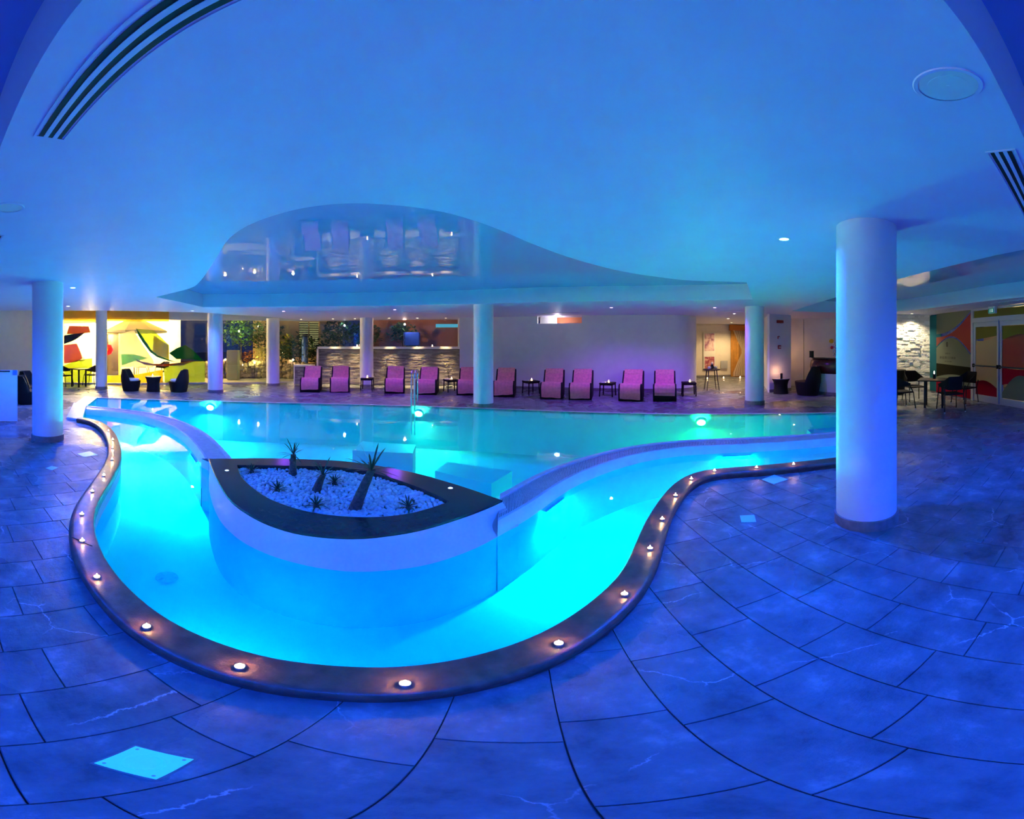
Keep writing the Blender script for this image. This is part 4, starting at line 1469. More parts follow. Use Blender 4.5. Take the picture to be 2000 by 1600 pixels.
# pool ladder
lad = thing('pool_ladder', 'chrome pool ladder handrails at the far pool edge', 'ladder', (-2.52, 9.13, 0))
for s, nm in ((-1, 0), (1, 1)):
    off_x = s * 0.045
    m_ = MB()
    pts = [(off_x, 0.42, 0.0), (off_x, 0.42, 0.70), (off_x, 0.38, 0.84), (off_x, 0.26, 0.93), (off_x, 0.12, 0.94), (off_x, 0.0, 0.88), (off_x, -0.08, 0.74), (off_x, -0.10, 0.5), (off_x, -0.10, -0.75)]
    m_.tube(smooth3 if False else pts, 0.022, 12)
    m_.build('handrail', M_CHROME, lad, smooth=True)
    MB().lathe([(0.05, 0.0), (0.05, 0.012), (0.024, 0.022)], 20, (off_x, 0.42, 0.0)).build('floor_flange', M_CHROME, lad)
lad.rotation_euler = (0, 0, 0.12)

# glass bottle vases with twigs by the ledge wall
def vase(x, y, label, h, seed):
    rr = random.Random(seed)
    t = thing('bottle_vase', label, 'vase', (x, y, 0), group='bottle vases with twigs')
    MB().lathe([(0.0, 0.0), (0.11, 0.005), (0.14, 0.07), (0.13, 0.16), (0.07, 0.23), (0.03, 0.27), (0.028, 0.33), (0.035, 0.34)], 24).build('bottle', glassmat('vase_glass', (0.86, 0.9, 0.86), 1.5) if 'vase_glass' not in MATS else MATS['vase_glass'], t, smooth=True)
    MB().lathe([(0.0, 0.012), (0.115, 0.02), (0.125, 0.06), (0.0, 0.065)], 20).build('sand', M_PEBBLE, t)
    for k in range(6):
        a = rr.uniform(0, 6.28)
        m_ = MB()
        m_.tube([(0, 0, 0.05), (0.02 * math.cos(a), 0.02 * math.sin(a), 0.33), (0.09 * math.cos(a), 0.09 * math.sin(a), 0.33 + (h - 0.33) * 0.5), (0.2 * math.cos(a), 0.12 * math.sin(a), h * rr.uniform(0.8, 1.0))], 0.006, 6, 0.002)
        tw_ = m_.build('twig', M_TRUNK, t)
        b_ = MB()
        for j in range(7):
            f = rr.uniform(0.4, 1)
            blade(b_, (0.2 * f * math.cos(a), 0.12 * f * math.sin(a), 0.33 + (h - 0.33) * f * 0.9), rr.uniform(0, 6.28), rr.uniform(-0.3, 0.8), 0.1, 0.012, 0.4, n=3)
        b_.build('leaves', MATS.get('straw_leaf') or islandmat('straw_leaf', [(0, (0.30, 0.24, 0.10)), (1, (0.42, 0.36, 0.16))]), tw_)
    return t
vase(-4.62, 12.85, 'clear bottle vase with tall dry twigs beside the ledge column', 1.35, 4)
vase(-2.35, 13.55, 'bottle vase with reddish twigs at the right end of the ledge wall', 1.0, 6)

# ------------------------------------------------------------------ wicker tub chairs and tables at the printed glass
def tub_chair(loc, rz, label, cushion=True, sc=1.0):
    t = thing('tub_chair', label, 'armchair', loc, rz, 'dark wicker tub chairs')
    t.scale = (sc, sc, sc)
    R0, R1 = 0.27, 0.34
    body = MB()
    body.lathe([(0.0, 0.0), (R0, 0.0), (R0 + 0.03, 0.10), (R1, 0.32), (R1, 0.36), (0.0, 0.36)], 36)
    body.build('seat_drum', M_WICKER, t, smooth=True)
    # back shell: opens to +x
    n = 28
    rings_o = []
    for i in range(n + 1):
        a = math.radians(78) + math.radians(204) * i / n
        s = math.sin(PI * i / n)
        hgt = 0.36 + 0.40 * min(1.0, (s * 1.9) ** 0.8)
        c, si = math.cos(a), math.sin(a)
        rings_o.append([((R1 + 0.005) * c, (R1 + 0.005) * si, 0.30), ((R1 + 0.012) * c, (R1 + 0.012) * si, (hgt + 0.33) / 2), ((R1 - 0.02) * c, (R1 - 0.02) * si, hgt),
                        ((R1 - 0.06) * c, (R1 - 0.06) * si, hgt - 0.005), ((R1 - 0.055) * c, (R1 - 0.055) * si, 0.34)])
    m_ = MB()
    m_.loft(rings_o, True, True)
    m_.build('back_shell', M_WICKER, t, smooth=True)
    if cushion:
        MB().lathe([(0.0, 0.36), (0.26, 0.36), (0.275, 0.385), (0.27, 0.42), (0.24, 0.435), (0.0, 0.44)], 32, (0.02, 0, 0)).build('cushion', M_CUSHION, t, smooth=True)
    return t
tub_chair((-11.02, 6.42, 0), 0.75, 'dark tub chair with white cushion, left of the hourglass table by the printed glass')
tub_chair((-9.85, 7.62, 0), 0.75 + PI, 'dark tub chair with white cushion, right of the hourglass table by the printed glass')
def drum_table(loc, label, h=0.50, r=0.28):
    t = thing('hourglass_table', label, 'table', loc, 0, 'dark hourglass wicker tables')
    MB().lathe([(0.0, 0.0), (r * 0.85, 0.0), (r * 0.78, h * 0.3), (r * 0.76, h * 0.55), (r * 0.86, h * 0.8), (r, h - 0.03), (r, h - 0.012)], 36).build('base', M_WICKER, t, smooth=True)
    MB().lathe([(r, h - 0.012), (r, h), (0.0, h)], 36).build('glass_top', pmat('smoked_top', (0.30, 0.30, 0.30), 0.12) if 'smoked_top' not in MATS else MATS['smoked_top'], t)
    return t
drum_table((-10.45, 6.98, 0), 'dark hourglass table between the two tub chairs with white cushions', 0.52)
votive(-10.45, 6.95, 0.521, 'lit votive candle on the hourglass table by the printed glass', 2.0)
tub_chair((-9.65, 2.42, 0), 1.3, 'dark tub chair with plain back just left of the big left column', False, 1.0)
tub_chair((-10.45, 2.72, 0), 1.0, 'dark tub chair half hidden behind the big left column', False, 1.08)

# half height white panel at the left frame edge
pn = thing('partition_panel', 'half height white panel with metal rail at the far left', 'partition', (-7.38, 1.42, 0), 1.36)
MB().bbox((-0.55, 0, 0.545), (1.5, 0.03, 1.07), 0.004).build('board', M_WALL, pn)
MB().box((0.197, 0, 0.545), (0.012, 0.036, 1.09)).build('edge_trim', M_WHITEMETAL, pn)
MB().box((0.150, -0.02, 1.035), (0.085, 0.02, 0.10)).build('latch_plate', pmat('blue_plate', (0.12, 0.20, 0.42), 0.4), pn)
MB().tube([(-0.9, -0.03, 1.06), (0.05, -0.03, 1.06)], 0.012, 8).build('rail', M_BLACK, pn)

# ------------------------------------------------------------------ dining chairs and tables
M_FOOT = pmat('foot_cap', (0.75, 0.75, 0.74), 0.4)
def make_chair(group):
    t = thing('dining_chair', '', 'chair', group=group)
    MB().bbox((0, 0, 0.43), (0.46, 0.46, 0.035), 0.01).build('seat', M_WICKER, t)
    # wrap-around back and arms
    m_ = MB()
    rings_ = []
    n = 20
    for i in range(n + 1):
        u = i / n * 2 - 1
        x = 0.27 * math.copysign(abs(u) ** 0.6, u) if abs(u) < 1 else 0.27 * u
        back = 1 - min(1, max(0, (abs(u) - 0.45) / 0.55))
        y = 0.24 - 0.36 * (1 - back) ** 1.3 + 0.05 * back
        ztop = 0.66 + 0.20 * back
        zbot = 0.60 - 0.06 * back
        lean = 0.03 * back
        rings_.append([(x, y, zbot), (x * 1.04, y + lean, ztop), (x * 1.04 - math.copysign(0.02, u) * (1 - back), y + lean - 0.025 * back, ztop), (x - math.copysign(0.02, u) * (1 - back), y - 0.025 * back, zbot)])
    m_.loft(rings_, True, True)
    m_.build('backrest', M_WICKER, t, smooth=True)
    for sx in (-1, 1):
        for sy in (-1, 1):
            ztop = 0.62 if sy < 0 else 0.64
            ya = -0.10 if sy < 0 else 0.26
            l = MB().tube([(sx * 0.262, ya, ztop), (sx * 0.24, sy * 0.215, 0.42), (sx * 0.265, sy * 0.265, 0.0)], 0.014, 8).build('leg', M_BLACK, t)
            MB().lathe([(0.0, 0.0), (0.017, 0.0), (0.017, 0.022), (0.0, 0.022)], 10, (sx * 0.265, sy * 0.265, 0)).build('foot_cap', M_FOOT, l)
    return t
def make_dining_table(loc, rz, label, h=0.72, r=0.40, square=True):
    t = thing('dining_table', label, 'table', loc, rz, 'dark dining tables')
    if square:
        MB().bbox((0, 0, h - 0.015), (2 * r, 2 * r, 0.03), 0.008).build('top', M_BLACK, t)
    else:
        MB().lathe([(0.0, h - 0.03), (r, h - 0.03), (r, h), (0.0, h)], 36).build('top', M_BLACK, t)
    for sx in (-1, 1):
        for sy in (-1, 1):
            l = MB().box((sx * r * 0.55, sy * r * 0.55, h / 2 - 0.02), (0.05, 0.05, h - 0.04)).build('leg', M_BLACK, t)
            MB().lathe([(0.0, 0.0), (0.02, 0.0), (0.02, 0.02), (0.0, 0.02)], 10, (sx * r * 0.55, sy * r * 0.55, 0)).build('foot_cap', M_FOOT, l)
    return t
TX, TY = 8.62, 3.80
make_dining_table((TX, TY, 0), 0.35, 'square dark dining table with a candle in front of the white stone pillar')
CH = [((TX - 0.62, TY + 0.62), 'dark chair on the pillar side left of the square table'), ((TX + 0.55, TY + 0.85), 'dark chair behind the square table, backed by the white stone pillar'),
      ((TX + 0.82, TY - 0.55), 'dark chair at the square table nearest the glass door'), ((TX - 0.42, TY - 0.62), 'dark chair at the square table nearest the camera')]
pc = make_chair('dark chairs around the square table')
for k, ((x, y), lb) in enumerate(CH):
    o = pc if k == 0 else copy_tree(pc)
    o.location = (x, y, 0)
    # seat faces the table: local -y looks at it
    d = Vector((TX - x, TY - y))
    o.rotation_euler = (0, 0, math.atan2(d.y, d.x) + PI / 2 + (0.15, -0.1, 0.2, -0.2)[k])
    o['label'] = lb
def dark_candle(loc, label, flame=True, h=0.13, p=1.5):
    t = thing('lantern_candle', label, 'candle', loc, group='dark candle holders')
    MB().lathe([(0.0, 0.0), (0.038, 0.0), (0.04, h), (0.034, h), (0.032, 0.01), (0.0, 0.01)], 18).build('holder', M_BLACK, t, smooth=True)
    if flame:
        MB().lathe([(0.0, h * 0.9), (0.010, h + 0.02), (0.012, h + 0.035), (0.0, h + 0.075)], 10).build('flame', M_VOTIVE, t, smooth=True)
        lamp('POINT', 'candle_light', (0, 0, h + 0.1), p, (1.0, 0.5, 0.18), t, shadow_soft_size=0.012)
    return t
dark_candle((TX + 0.05, TY + 0.02, 0.7205), 'burning candle in a dark holder on the square dining table')

# waste basket in front of the stone pillar
wb = thing('waste_bin', 'dark round wicker bin at the foot of the white stone pillar', 'bin', (10.35, 5.85, 0))
MB().lathe([(0.0, 0.0), (0.21, 0.0), (0.24, 0.40), (0.25, 0.74)], 28).build('body', M_WICKER, wb, smooth=True)
MB().lathe([(0.25, 0.74), (0.265, 0.745), (0.265, 0.79), (0.23, 0.80), (0.0, 0.805)], 28).build('lid', M_BLACK, wb, smooth=True)

# ------------------------------------------------------------------ glass front with logo and double door on the right
D0, D1 = Vector((11.36, 5.19)), Vector((7.6, -0.45))       # runs from the pillar towards the camera side
DD = (D1 - D0)
LD = DD.length
RZD = math.atan2(DD.y, DD.x)
def along(px):
    """distance from the pillar of the ray through a bearing (radians)"""
    s, c = math.sin(px), math.cos(px)
    u = DD.normalized()
    # D0 + u t is parallel to (s, c)
    return (D0.y * s - D0.x * c) / (u.x * c - u.y * s)
tA = along((1899 - 1000) / F_PX)
tB = along((1953 - 1000) / F_PX)
wp = 2 * 0.62
t_door0, t_mid = tA, tB
leaf = t_mid - t_door0
t_door1 = t_mid + leaf
gr = thing('window_3', 'large printed glass pane with a small logo beside the double door', None, (D0.x, D0.y, 0), RZD, kind='structure')
MB().box((t_door0 / 2, 0, 1.32), (t_door0, 0.012, 2.62)).build('pane', M_GLASS, gr)
# printed swooshes of film on the pane
def film(parent, pts, y, mat, name='printed_film'):
    m_ = MB()
    v, f = fill(pts)
    m_.add([(x, y, z) for x, z in v] + [(x, y + 0.0015, z) for x, z in v], f + [tuple(i + len(v) for i in reversed(t)) for t in f])
    return m_.build(name, mat, parent)
F_OLIVE = filmmat('film_olive', (0.34, 0.34, 0.10), 0.35)
F_GREY = filmmat('film_greygreen', (0.34, 0.38, 0.30), 0.3)
F_ROSE = filmmat('film_rose', (0.55, 0.20, 0.16), 0.35)
F_RED = filmmat('film_red', (0.50, 0.03, 0.08), 0.35)
F_TEAL = filmmat('film_teal', (0.05, 0.26, 0.34), 0.35)
F_CREAM = filmmat('film_cream', (0.62, 0.56, 0.38), 0.3)
F_DARK = filmmat('film_dark', (0.05, 0.05, 0.035), 0.3)
T = t_door0
def curve(a, b, bulge, n=14):
    """points of a bowed line"""
    out = []
    for i in range(n + 1):
        t = i / n
        out.append((a[0] + (b[0] - a[0]) * t, a[1] + (b[1] - a[1]) * t + bulge * math.sin(PI * t)))
    return out
film(gr, [(0.05, 0.05), (0.32 * T, 0.05), (0.32 * T, 2.6), (0.05, 2.6)], -0.010, F_TEAL)
film(gr, curve((0.2 * T, 1.95), (0.98 * T, 2.6), -0.18) + [(0.98 * T, 2.62), (0.2 * T, 2.62)], -0.012, F_GREY)
film(gr, curve((0.98 * T, 2.55), (0.2 * T, 1.85), -0.2) + curve((0.2 * T, 1.55), (0.98 * T, 1.35), 0.42), -0.014, F_ROSE)
film(gr, curve((0.2 * T, 1.50), (0.98 * T, 1.30), 0.42) + [(0.98 * T, 0.95), (0.2 * T, 1.0)], -0.016, F_GREY)
film(gr, [(0.2 * T, 1.0), (0.98 * T, 0.95)] + curve((0.98 * T, 0.62), (0.2 * T, 0.55), 0.1), -0.018, F_DARK)
film(gr, curve((0.2 * T, 0.55), (0.98 * T, 0.62), 0.1) + [(0.98 * T, 0.30), (0.2 * T, 0.42)], -0.020, F_GREY)
film(gr, [(0.2 * T, 0.42), (0.98 * T, 0.30), (0.98 * T, 0.03), (0.2 * T, 0.03)], -0.022, F_RED)
# logo: oval emblem with lines of small dark lettering, too blurred in the photo to read as words
logo = thing('glass_logo', 'dark oval emblem above lines of small lettering on the glass', 'logo', (D0.x, D0.y, 0), RZD)
M_INK = pmat('ink', (0.02, 0.018, 0.015), 0.7)
lx = T * 0.47
MB().lathe([(0.028, 0.0), (0.052, 0.0)], 28, M=Matrix.Translation((lx, -0.026, 1.62)) @ Matrix.Rotation(PI / 2, 4, 'X') @ Matrix.Diagonal((1.0, 1.55, 1, 1))).build('emblem_ring', M_INK, logo)
MB().lathe([(0.0, 0.0), (0.02, 0.0)], 20, M=Matrix.Translation((lx, -0.026, 1.62)) @ Matrix.Rotation(PI / 2, 4, 'X') @ Matrix.Diagonal((0.8, 1.6, 1, 1))).build('emblem_core', M_INK, logo)
rl = random.Random(2)
for zz, x0, x1, hh in ((1.33, -0.10, 0.16, 0.05), (1.20, -0.42, 0.42, 0.075), (1.08, -0.12, 0.22, 0.035)):
    m_ = MB()
    x = x0
    while x < x1:
        ww = rl.uniform(0.5, 0.8) * hh
        m_.box((lx + x + ww / 2, -0.026, zz), (ww * 0.3, 0.001, hh))
        if rl.random() < 0.6:
            m_.box((lx + x + ww * 0.6, -0.026, zz + rl.choice((-0.4, 0, 0.4)) * hh), (ww * 0.6, 0.001, hh * 0.2))
        if rl.random() < 0.5:
            m_.box((lx + x + ww, -0.026, zz), (ww * 0.25, 0.001, hh))
        x += ww * 1.45
    tag(m_.build('lettering', M_INK, logo), kind='stuff')
# door frame, leaves, transom
dr_ = thing('door_1', 'aluminium double glass door with push bars and printed panes', None, (D0.x, D0.y, 0), RZD, kind='structure')
ZD, ZT = 2.24, 2.62
MB().box((t_door0 + 0.04, 0, 1.31), (0.10, 0.10, 2.62)).build('frame_post', M_ALU, dr_)
MB().box((t_door1 + 0.08, 0, 1.31), (0.10, 0.10, 2.62)).build('frame_post', M_ALU, dr_)
MB().box(((t_door0 + t_door1) / 2 + 0.06, 0, ZD + 0.06), (t_door1 - t_door0 + 0.1, 0.10, 0.13)).build('frame_head', M_ALU, dr_)
MB().box(((t_door0 + t_door1) / 2 + 0.06, 0, ZT - 0.02), (t_door1 - t_door0 + 0.1, 0.10, 0.05)).build('frame_head', M_ALU, dr_)
MB().box(((t_door0 + t_door1) / 2 + 0.06, 0, (ZD + 0.12 + ZT - 0.04) / 2), (t_door1 - t_door0, 0.012, ZT - ZD - 0.17)).build('transom_pane', M_GLASS, dr_)
film(dr_, [(t_door0 + 0.1, ZD + 0.13), (t_door1, ZD + 0.13), (t_door1, ZT - 0.05), (t_door0 + 0.1, ZT - 0.05)], -0.012, F_OLIVE)
for k, (a, b) in enumerate(((t_door0 + 0.09, t_mid), (t_mid + 0.01, t_door1 + 0.03))):
    st = 0.09
    lf = MB()
    lf.box((a + st / 2, 0, ZD / 2), (st, 0.06, ZD - 0.02)).box((b - st / 2, 0, ZD / 2), (st, 0.06, ZD - 0.02))
    lf.box(((a + b) / 2, 0, ZD - 0.07), (b - a - 2 * st, 0.06, 0.12)).box(((a + b) / 2, 0, 0.10), (b - a - 2 * st, 0.06, 0.18))
    lo = lf.build('door_leaf', M_ALU, dr_)
    MB().box(((a + b) / 2, 0, (0.19 + ZD - 0.13) / 2), (b - a - 2 * st, 0.01, ZD - 0.32)).build('pane', M_GLASS, lo)
    x0, x1 = a + st, b - st
    film(lo, [(x0, 1.75), (x1, 1.85), (x1, 2.10), (x0, 2.10)], -0.008, F_OLIVE)
    film(lo, [(x0, 1.0)] + [(x1, 1.0)] + curve((x1, 1.85), (x0, 1.72), 0.08 if k else -0.06), -0.010, F_ROSE if k else F_CREAM)
    film(lo, [(x0, 0.55), (x1, 0.42 if k == 0 else 0.75)] + curve((x1, 1.0), (x0, 1.0), -0.02), -0.012, F_RED if k else F_CREAM)
    film(lo, [(x0, 0.2), (x1, 0.2)] + curve((x1, 0.42 if k == 0 else 0.75), (x0, 0.55 if k == 0 else 0.35), 0.12 if k == 0 else 0.25), -0.014, F_RED if k == 0 else F_GREY)
    bar_ = MB()
    bar_.tube([(a + 0.03, -0.075, 1.02), (b - 0.03, -0.075, 1.02)], 0.022, 10)
    bo = bar_.build('push_bar', pmat('push_bar_%d' % k, (0.05, 0.07, 0.07), 0.4), lo)
    for xx in (a + 0.035, b - 0.035):
        MB().bbox((xx, -0.06, 1.02), (0.055, 0.07, 0.10), 0.01).build('bar_bracket', M_BLACK, bo)
MB().tube([(t_mid + 0.005, -0.045, 0.03), (t_mid + 0.005, -0.045, ZD + 0.03)], 0.016, 8).build('bolt_rod', pmat('blue_rod', (0.10, 0.14, 0.36), 0.35), dr_)
# side glass further on
MB().box(((t_door1 + LD) / 2 + 0.1, 0, 1.31), (LD - t_door1 - 0.1, 0.012, 2.62)).build('side_pane', M_GLASS, dr_)
wall_line('wall_right', [(7.62, -0.42), (5.25, -4.0)], 0, ZR + 0.05, M_WALL, -0.14, 'plain white wall right of the door, out of view')
# warm room behind the printed door
wall_line('wall_lobby', [(14.2, 4.0), (10.6, -1.6)], -0.01, 2.9, pmat('lobby_wall', (0.72, 0.48, 0.26), 0.7, var=0.15, scale=1.5), -0.1, 'warm wall of the lobby behind the printed glass')
lamp('POINT', 'lobby_lamp', (11.6, 2.1, 2.3), 55, (1.0, 0.72, 0.38), shadow_soft_size=0.15)
lt = thing('lobby_table', 'small dark table in the lobby behind the left door leaf', 'table', (11.35, 2.55, 0))
MB().bbox((0, 0, 0.80), (0.6, 0.4, 0.04), 0.01).build('top', M_DARKWOOD, lt)
for sx in (-1, 1):
    for sy in (-1, 1):
        MB().box((sx * 0.25, sy * 0.15, 0.39), (0.035, 0.035, 0.78)).build('leg', M_DARKWOOD, lt)
MB().lathe([(0.0, 0.82), (0.05, 0.82), (0.07, 0.9), (0.03, 0.98)], 14).build('bowl', M_DARKWOOD, lt)
# exit sign
ex = thing('exit_sign', 'white box sign with a green running figure panel above the door', 'sign', (D0.x, D0.y, 0), RZD)
tx_ = along((1945 - 1000) / F_PX)
MB().bbox((tx_, -0.12, 2.53), (0.26, 0.10, 0.19), 0.01).build('housing', M_WHITEMETAL, ex)
MB().box((tx_, -0.173, 2.51), (0.21, 0.006, 0.12)).build('panel', emat('exit_green', (0.02, 0.34, 0.26), 0.35), ex)
fig = MB()
Mx = M_EXW = emat('exit_white', (0.6, 0.85, 0.85), 0.5)
fig.box((tx_ - 0.03, -0.178, 2.515), (0.02, 0.002, 0.05), 0).box((tx_ - 0.045, -0.178, 2.48), (0.014, 0.002, 0.04)).box((tx_ - 0.015, -0.178, 2.485), (0.014, 0.002, 0.035)).box((tx_ - 0.028, -0.178, 2.53), (0.05, 0.002, 0.012))
fig.box((tx_ - 0.026, -0.178, 2.552), (0.016, 0.002, 0.016)).box((tx_ + 0.05, -0.178, 2.51), (0.05, 0.002, 0.09))
fig.build('running_figure', M_EXW, ex)

# ------------------------------------------------------------------ reception
sg = thing('emergency_sign', 'dark red rectangular sign high on the pale pier', 'sign', (7.91, 9.30, 0), math.atan2(-0.08, 0.92))
MB().bbox((0.42, -0.03, 2.395), (0.27, 0.05, 0.10), 0.006).build('box', pmat('sign_red', (0.28, 0.01, 0.015), 0.4), sg)
MB().box((0.42, -0.0565, 2.395), (0.24, 0.004, 0.07)).build('panel', pmat('sign_red_panel', (0.36, 0.015, 0.02), 0.35), sg)
cp = thing('fire_call_point', 'small red wall switch with round bell on the pale pier', 'alarm', (7.91, 9.30, 0), math.atan2(-0.08, 0.92))
MB().bbox((0.37, -0.02, 1.855), (0.085, 0.035, 0.10), 0.005).build('plate', pmat('alarm_red', (0.30, 0.02, 0.04), 0.5), cp)
MB().lathe([(0.0, 0.02), (0.03, 0.018), (0.035, 0.0)], 16, M=Matrix.Translation((0.38, -0.04, 1.84)) @ Matrix.Rotation(PI / 2, 4, 'X')).build('button', M_WHITEMETAL, cp)
cp = thing('fire_alarm_box', 'small red and white framed alarm box below the switch on the pale pier', 'alarm', (7.91, 9.30, 0), math.atan2(-0.08, 0.92))
MB().bbox((0.40, -0.02, 1.53), (0.12, 0.035, 0.12), 0.005).build('plate', MATS['alarm_red'], cp)
MB().box((0.405, -0.04, 1.53), (0.075, 0.006, 0.045)).build('window', M_WHITEMETAL, cp)

drum_table((8.06, 8.90, 0), 'dark hourglass table in front of the sign pier', 0.50, 0.29)
dark_candle((8.05, 8.86, 0.5005), 'dark candle holder on the hourglass table by the sign pier', False, 0.17)
lamp('POINT', 'glow_light', (8.15, 9.05, 0.72), 3.5, (1.0, 0.5, 0.25), shadow_soft_size=0.03)
tub_chair((8.50, 8.10, 0), 2.3, 'large dark tub chair between the hourglass table and the reception desk', False, 1.22)

# curved desk
dk = thing('reception_desk', 'curved reception desk with white base and dark red bowed front', 'desk', (9.82, 7.72, 0))
RD = 1.0
a0, a1 = math.radians(140), math.radians(310)
MB().lathe([(RD + 0.02, 0.0), (RD + 0.02, 0.09)], 40, a0=a0, a1=a1).build('plinth', M_SKIRT, dk, smooth=True)
MB().lathe([(RD, 0.09), (RD + 0.04, 0.45), (RD + 0.03, 0.68)], 40, a0=a0, a1=a1).build('white_base', pmat('desk_white', (0.70, 0.72, 0.70), 0.4), dk, smooth=True)
MB().lathe([(RD + 0.03, 0.68), (RD + 0.10, 0.76), (RD + 0.12, 0.92), (RD + 0.09, 1.08), (RD + 0.02, 1.15)], 40, a0=a0, a1=a1).build('bowed_front', pmat('dark_red_gloss', (0.05, 0.008, 0.008), 0.22, var=0.5, scale=3), dk, smooth=True)
MB().lathe([(RD + 0.06, 1.15), (RD + 0.06, 1.18), (RD - 0.35, 1.18), (RD - 0.35, 1.15)], 40, a0=a0, a1=a1).build('counter_top', M_BLACK, dk)
MB().lathe([(RD - 0.02, 0.0), (RD - 0.02, 1.15)], 40, a0=a0, a1=a1).build('inner_side', M_WHITEMETAL, dk)
ln = thing('lantern', 'black square lantern standing on the left end of the reception desk', 'lantern', (8.95, 8.35, 1.181))
MB().bbox((0, 0, 0.11), (0.11, 0.11, 0.20), 0.006).build('body', M_BLACK, ln)
MB().box((0, 0, 0.005), (0.13, 0.13, 0.01)).build('foot', M_BLACK, ln)
MB().box((0, 0, 0.215), (0.13, 0.13, 0.012)).build('cap', M_BLACK, ln)
lamp('POINT', 'lantern_light', (9.35, 9.6, 1.35), 7, (1.0, 0.5, 0.24), shadow_soft_size=0.03)
cr = thing('crystal_tree', 'spindly ornament of blue crystal beads on the reception desk', 'ornament', (9.42, 7.72, 1.181))
MB().tube([(0, 0, 0), (0.01, 0, 0.2), (0.0, 0.01, 0.48)], 0.006, 6).build('stem', M_CHROME, cr)
rl = random.Random(9)
cm = glassmat('crystal', (0.6, 0.7, 1.0), 1.6)
cbm = pmat('crystal_blue', (0.25, 0.32, 0.75), 0.15)
for k in range(26):
    zz = 0.06 + 0.44 * k / 26
    a = k * 2.4
    rr_ = 0.03 + 0.045 * rl.random()
    MB().ball((rr_ * math.cos(a), rr_ * math.sin(a), zz), 0.02, 8, 5).build('crystal_bead', cbm if k % 2 else M_CHROME, cr)
pc_ = thing('flower_picture', 'small picture of a yellow flower above red ones on the reception wall', 'picture', (11.02, 9.22, 1.42), math.atan2(-2.55, 3.1))
MB().bbox((0, -0.02, 0.2), (0.26, 0.025, 0.5), 0.004).build('board', M_WALL, pc_)
MB().lathe([(0.0, 0.004), (0.09, 0.0)], 18, M=Matrix.Translation((0, -0.034, 0.33)) @ Matrix.Rotation(PI / 2, 4, 'X')).build('yellow_bloom', pmat('bloom_yellow', (0.75, 0.48, 0.02), 0.6), pc_)
MB().lathe([(0.0, 0.004), (0.07, 0.0)], 18, M=Matrix.Translation((0.02, -0.034, 0.08)) @ Matrix.Rotation(PI / 2, 4, 'X')).build('red_bloom', pmat('bloom_red', (0.55, 0.03, 0.05), 0.6), pc_)

# ------------------------------------------------------------------ corridor furniture
CW = math.atan2(-1.2, 5.05)
pic = thing('wall_picture', 'tall pale canvas with two pink spa prints on the corridor wall', 'picture', (9.28, 15.48, 0), CW)
MB().bbox((0, -0.02, 1.28), (0.62, 0.03, 1.86), 0.004).build('canvas', pmat('canvas', (0.86, 0.80, 0.74), 0.8), pic)
def print_mat(name, c1, c2, c3, sc):
    m, nt, out = _new(name)
    p = N(nt, 'BsdfPrincipled', Roughness=0.7)
    tc = N(nt, 'TexCoord')
    no = N(nt, 'TexNoise', Scale=sc, Detail=2.0, Distortion=1.4)
    r = ramp(nt, [(0.32, c1), (0.5, c2), (0.66, c3)])
    nt.links.new(tc.outputs['Object'], no.inputs['Vector'])
    nt.links.new(no.outputs['Fac'], r.inputs['Fac'])
    nt.links.new(r.outputs['Color'], p.inputs['Base Color'])
    nt.links.new(p.outputs[0], out.inputs[0])
    return m
MB().box((0, -0.037, 1.74), (0.50, 0.004, 0.86)).build('upper_print', print_mat('pink_print', (0.32, 0.10, 0.22), (0.72, 0.45, 0.48), (0.86, 0.68, 0.66), 2.4), pic)
MB().box((0, -0.037, 0.72), (0.50, 0.004, 0.60)).build('lower_print', print_mat('rose_print', (0.30, 0.03, 0.09), (0.45, 0.10, 0.14), (0.75, 0.45, 0.40), 5.0), pic)
vt = thing('wall_vent', 'pale grey grille low on the corridor wall', 'vent', (10.02, 15.28, 0.62), CW)
MB().bbox((0, -0.02, 0), (0.36, 0.03, 0.40), 0.004).build('frame', M_ALU, vt)
for k in range(7):
    MB().box((0, -0.04, -0.15 + 0.05 * k), (0.32, 0.012, 0.022)).build('louvre', M_ALU, vt)
# doorway drapes
dp = thing('door_curtain', 'golden drapes with a tied sheer white curtain in the corridor doorway', 'curtain', (10.42, 15.12, 0), CW)
M_GOLD = pmat('gold_drape', (0.55, 0.26, 0.05), 0.75, var=0.15, scale=6)
M_SHEER = filmmat('sheer_voile', (0.86, 0.78, 0.66), 0.25)
def drape(xa, xb, z0, z1, y, mat, name, waves, parent, amp=0.035, pinch=None):
    m_ = MB()
    nz, nx = 12, waves * 8
    rings_ = []
    for i in range(nz + 1):
        z = z0 + (z1 - z0) * i / nz
        r = []
        for j in range(nx + 1):
            u = j / nx
            x = xa + (xb - xa) * u
            if pinch:
                c, zp, w = pinch
                f = min(1.0, abs(z - zp) / w)
                f = 0.10 + 0.90 * f ** 0.9
                x = c + (x - c) * f
            r.append((x, y + amp * math.sin(u * waves * 2 * PI), z))
        rings_.append(r)
    m_.loft(rings_, False, False)
    return m_.build(name, mat, parent, smooth=True)
MB().bbox((0.55, -0.10, 2.47), (1.5, 0.16, 0.30), 0.01).build('pelmet', pmat('orange_pelmet', (0.50, 0.15, 0.02), 0.6), dp)
drape(-0.10, 0.32, 0.02, 2.34, -0.06, M_GOLD, 'left_drape', 4, dp)
drape(0.85, 1.25, 0.02, 2.34, -0.06, M_GOLD, 'right_drape', 4, dp)
drape(-0.02, 1.15, 0.04, 2.34, -0.14, M_SHEER, 'sheer_curtain', 9, dp, 0.02, (0.56, 1.28, 1.05))
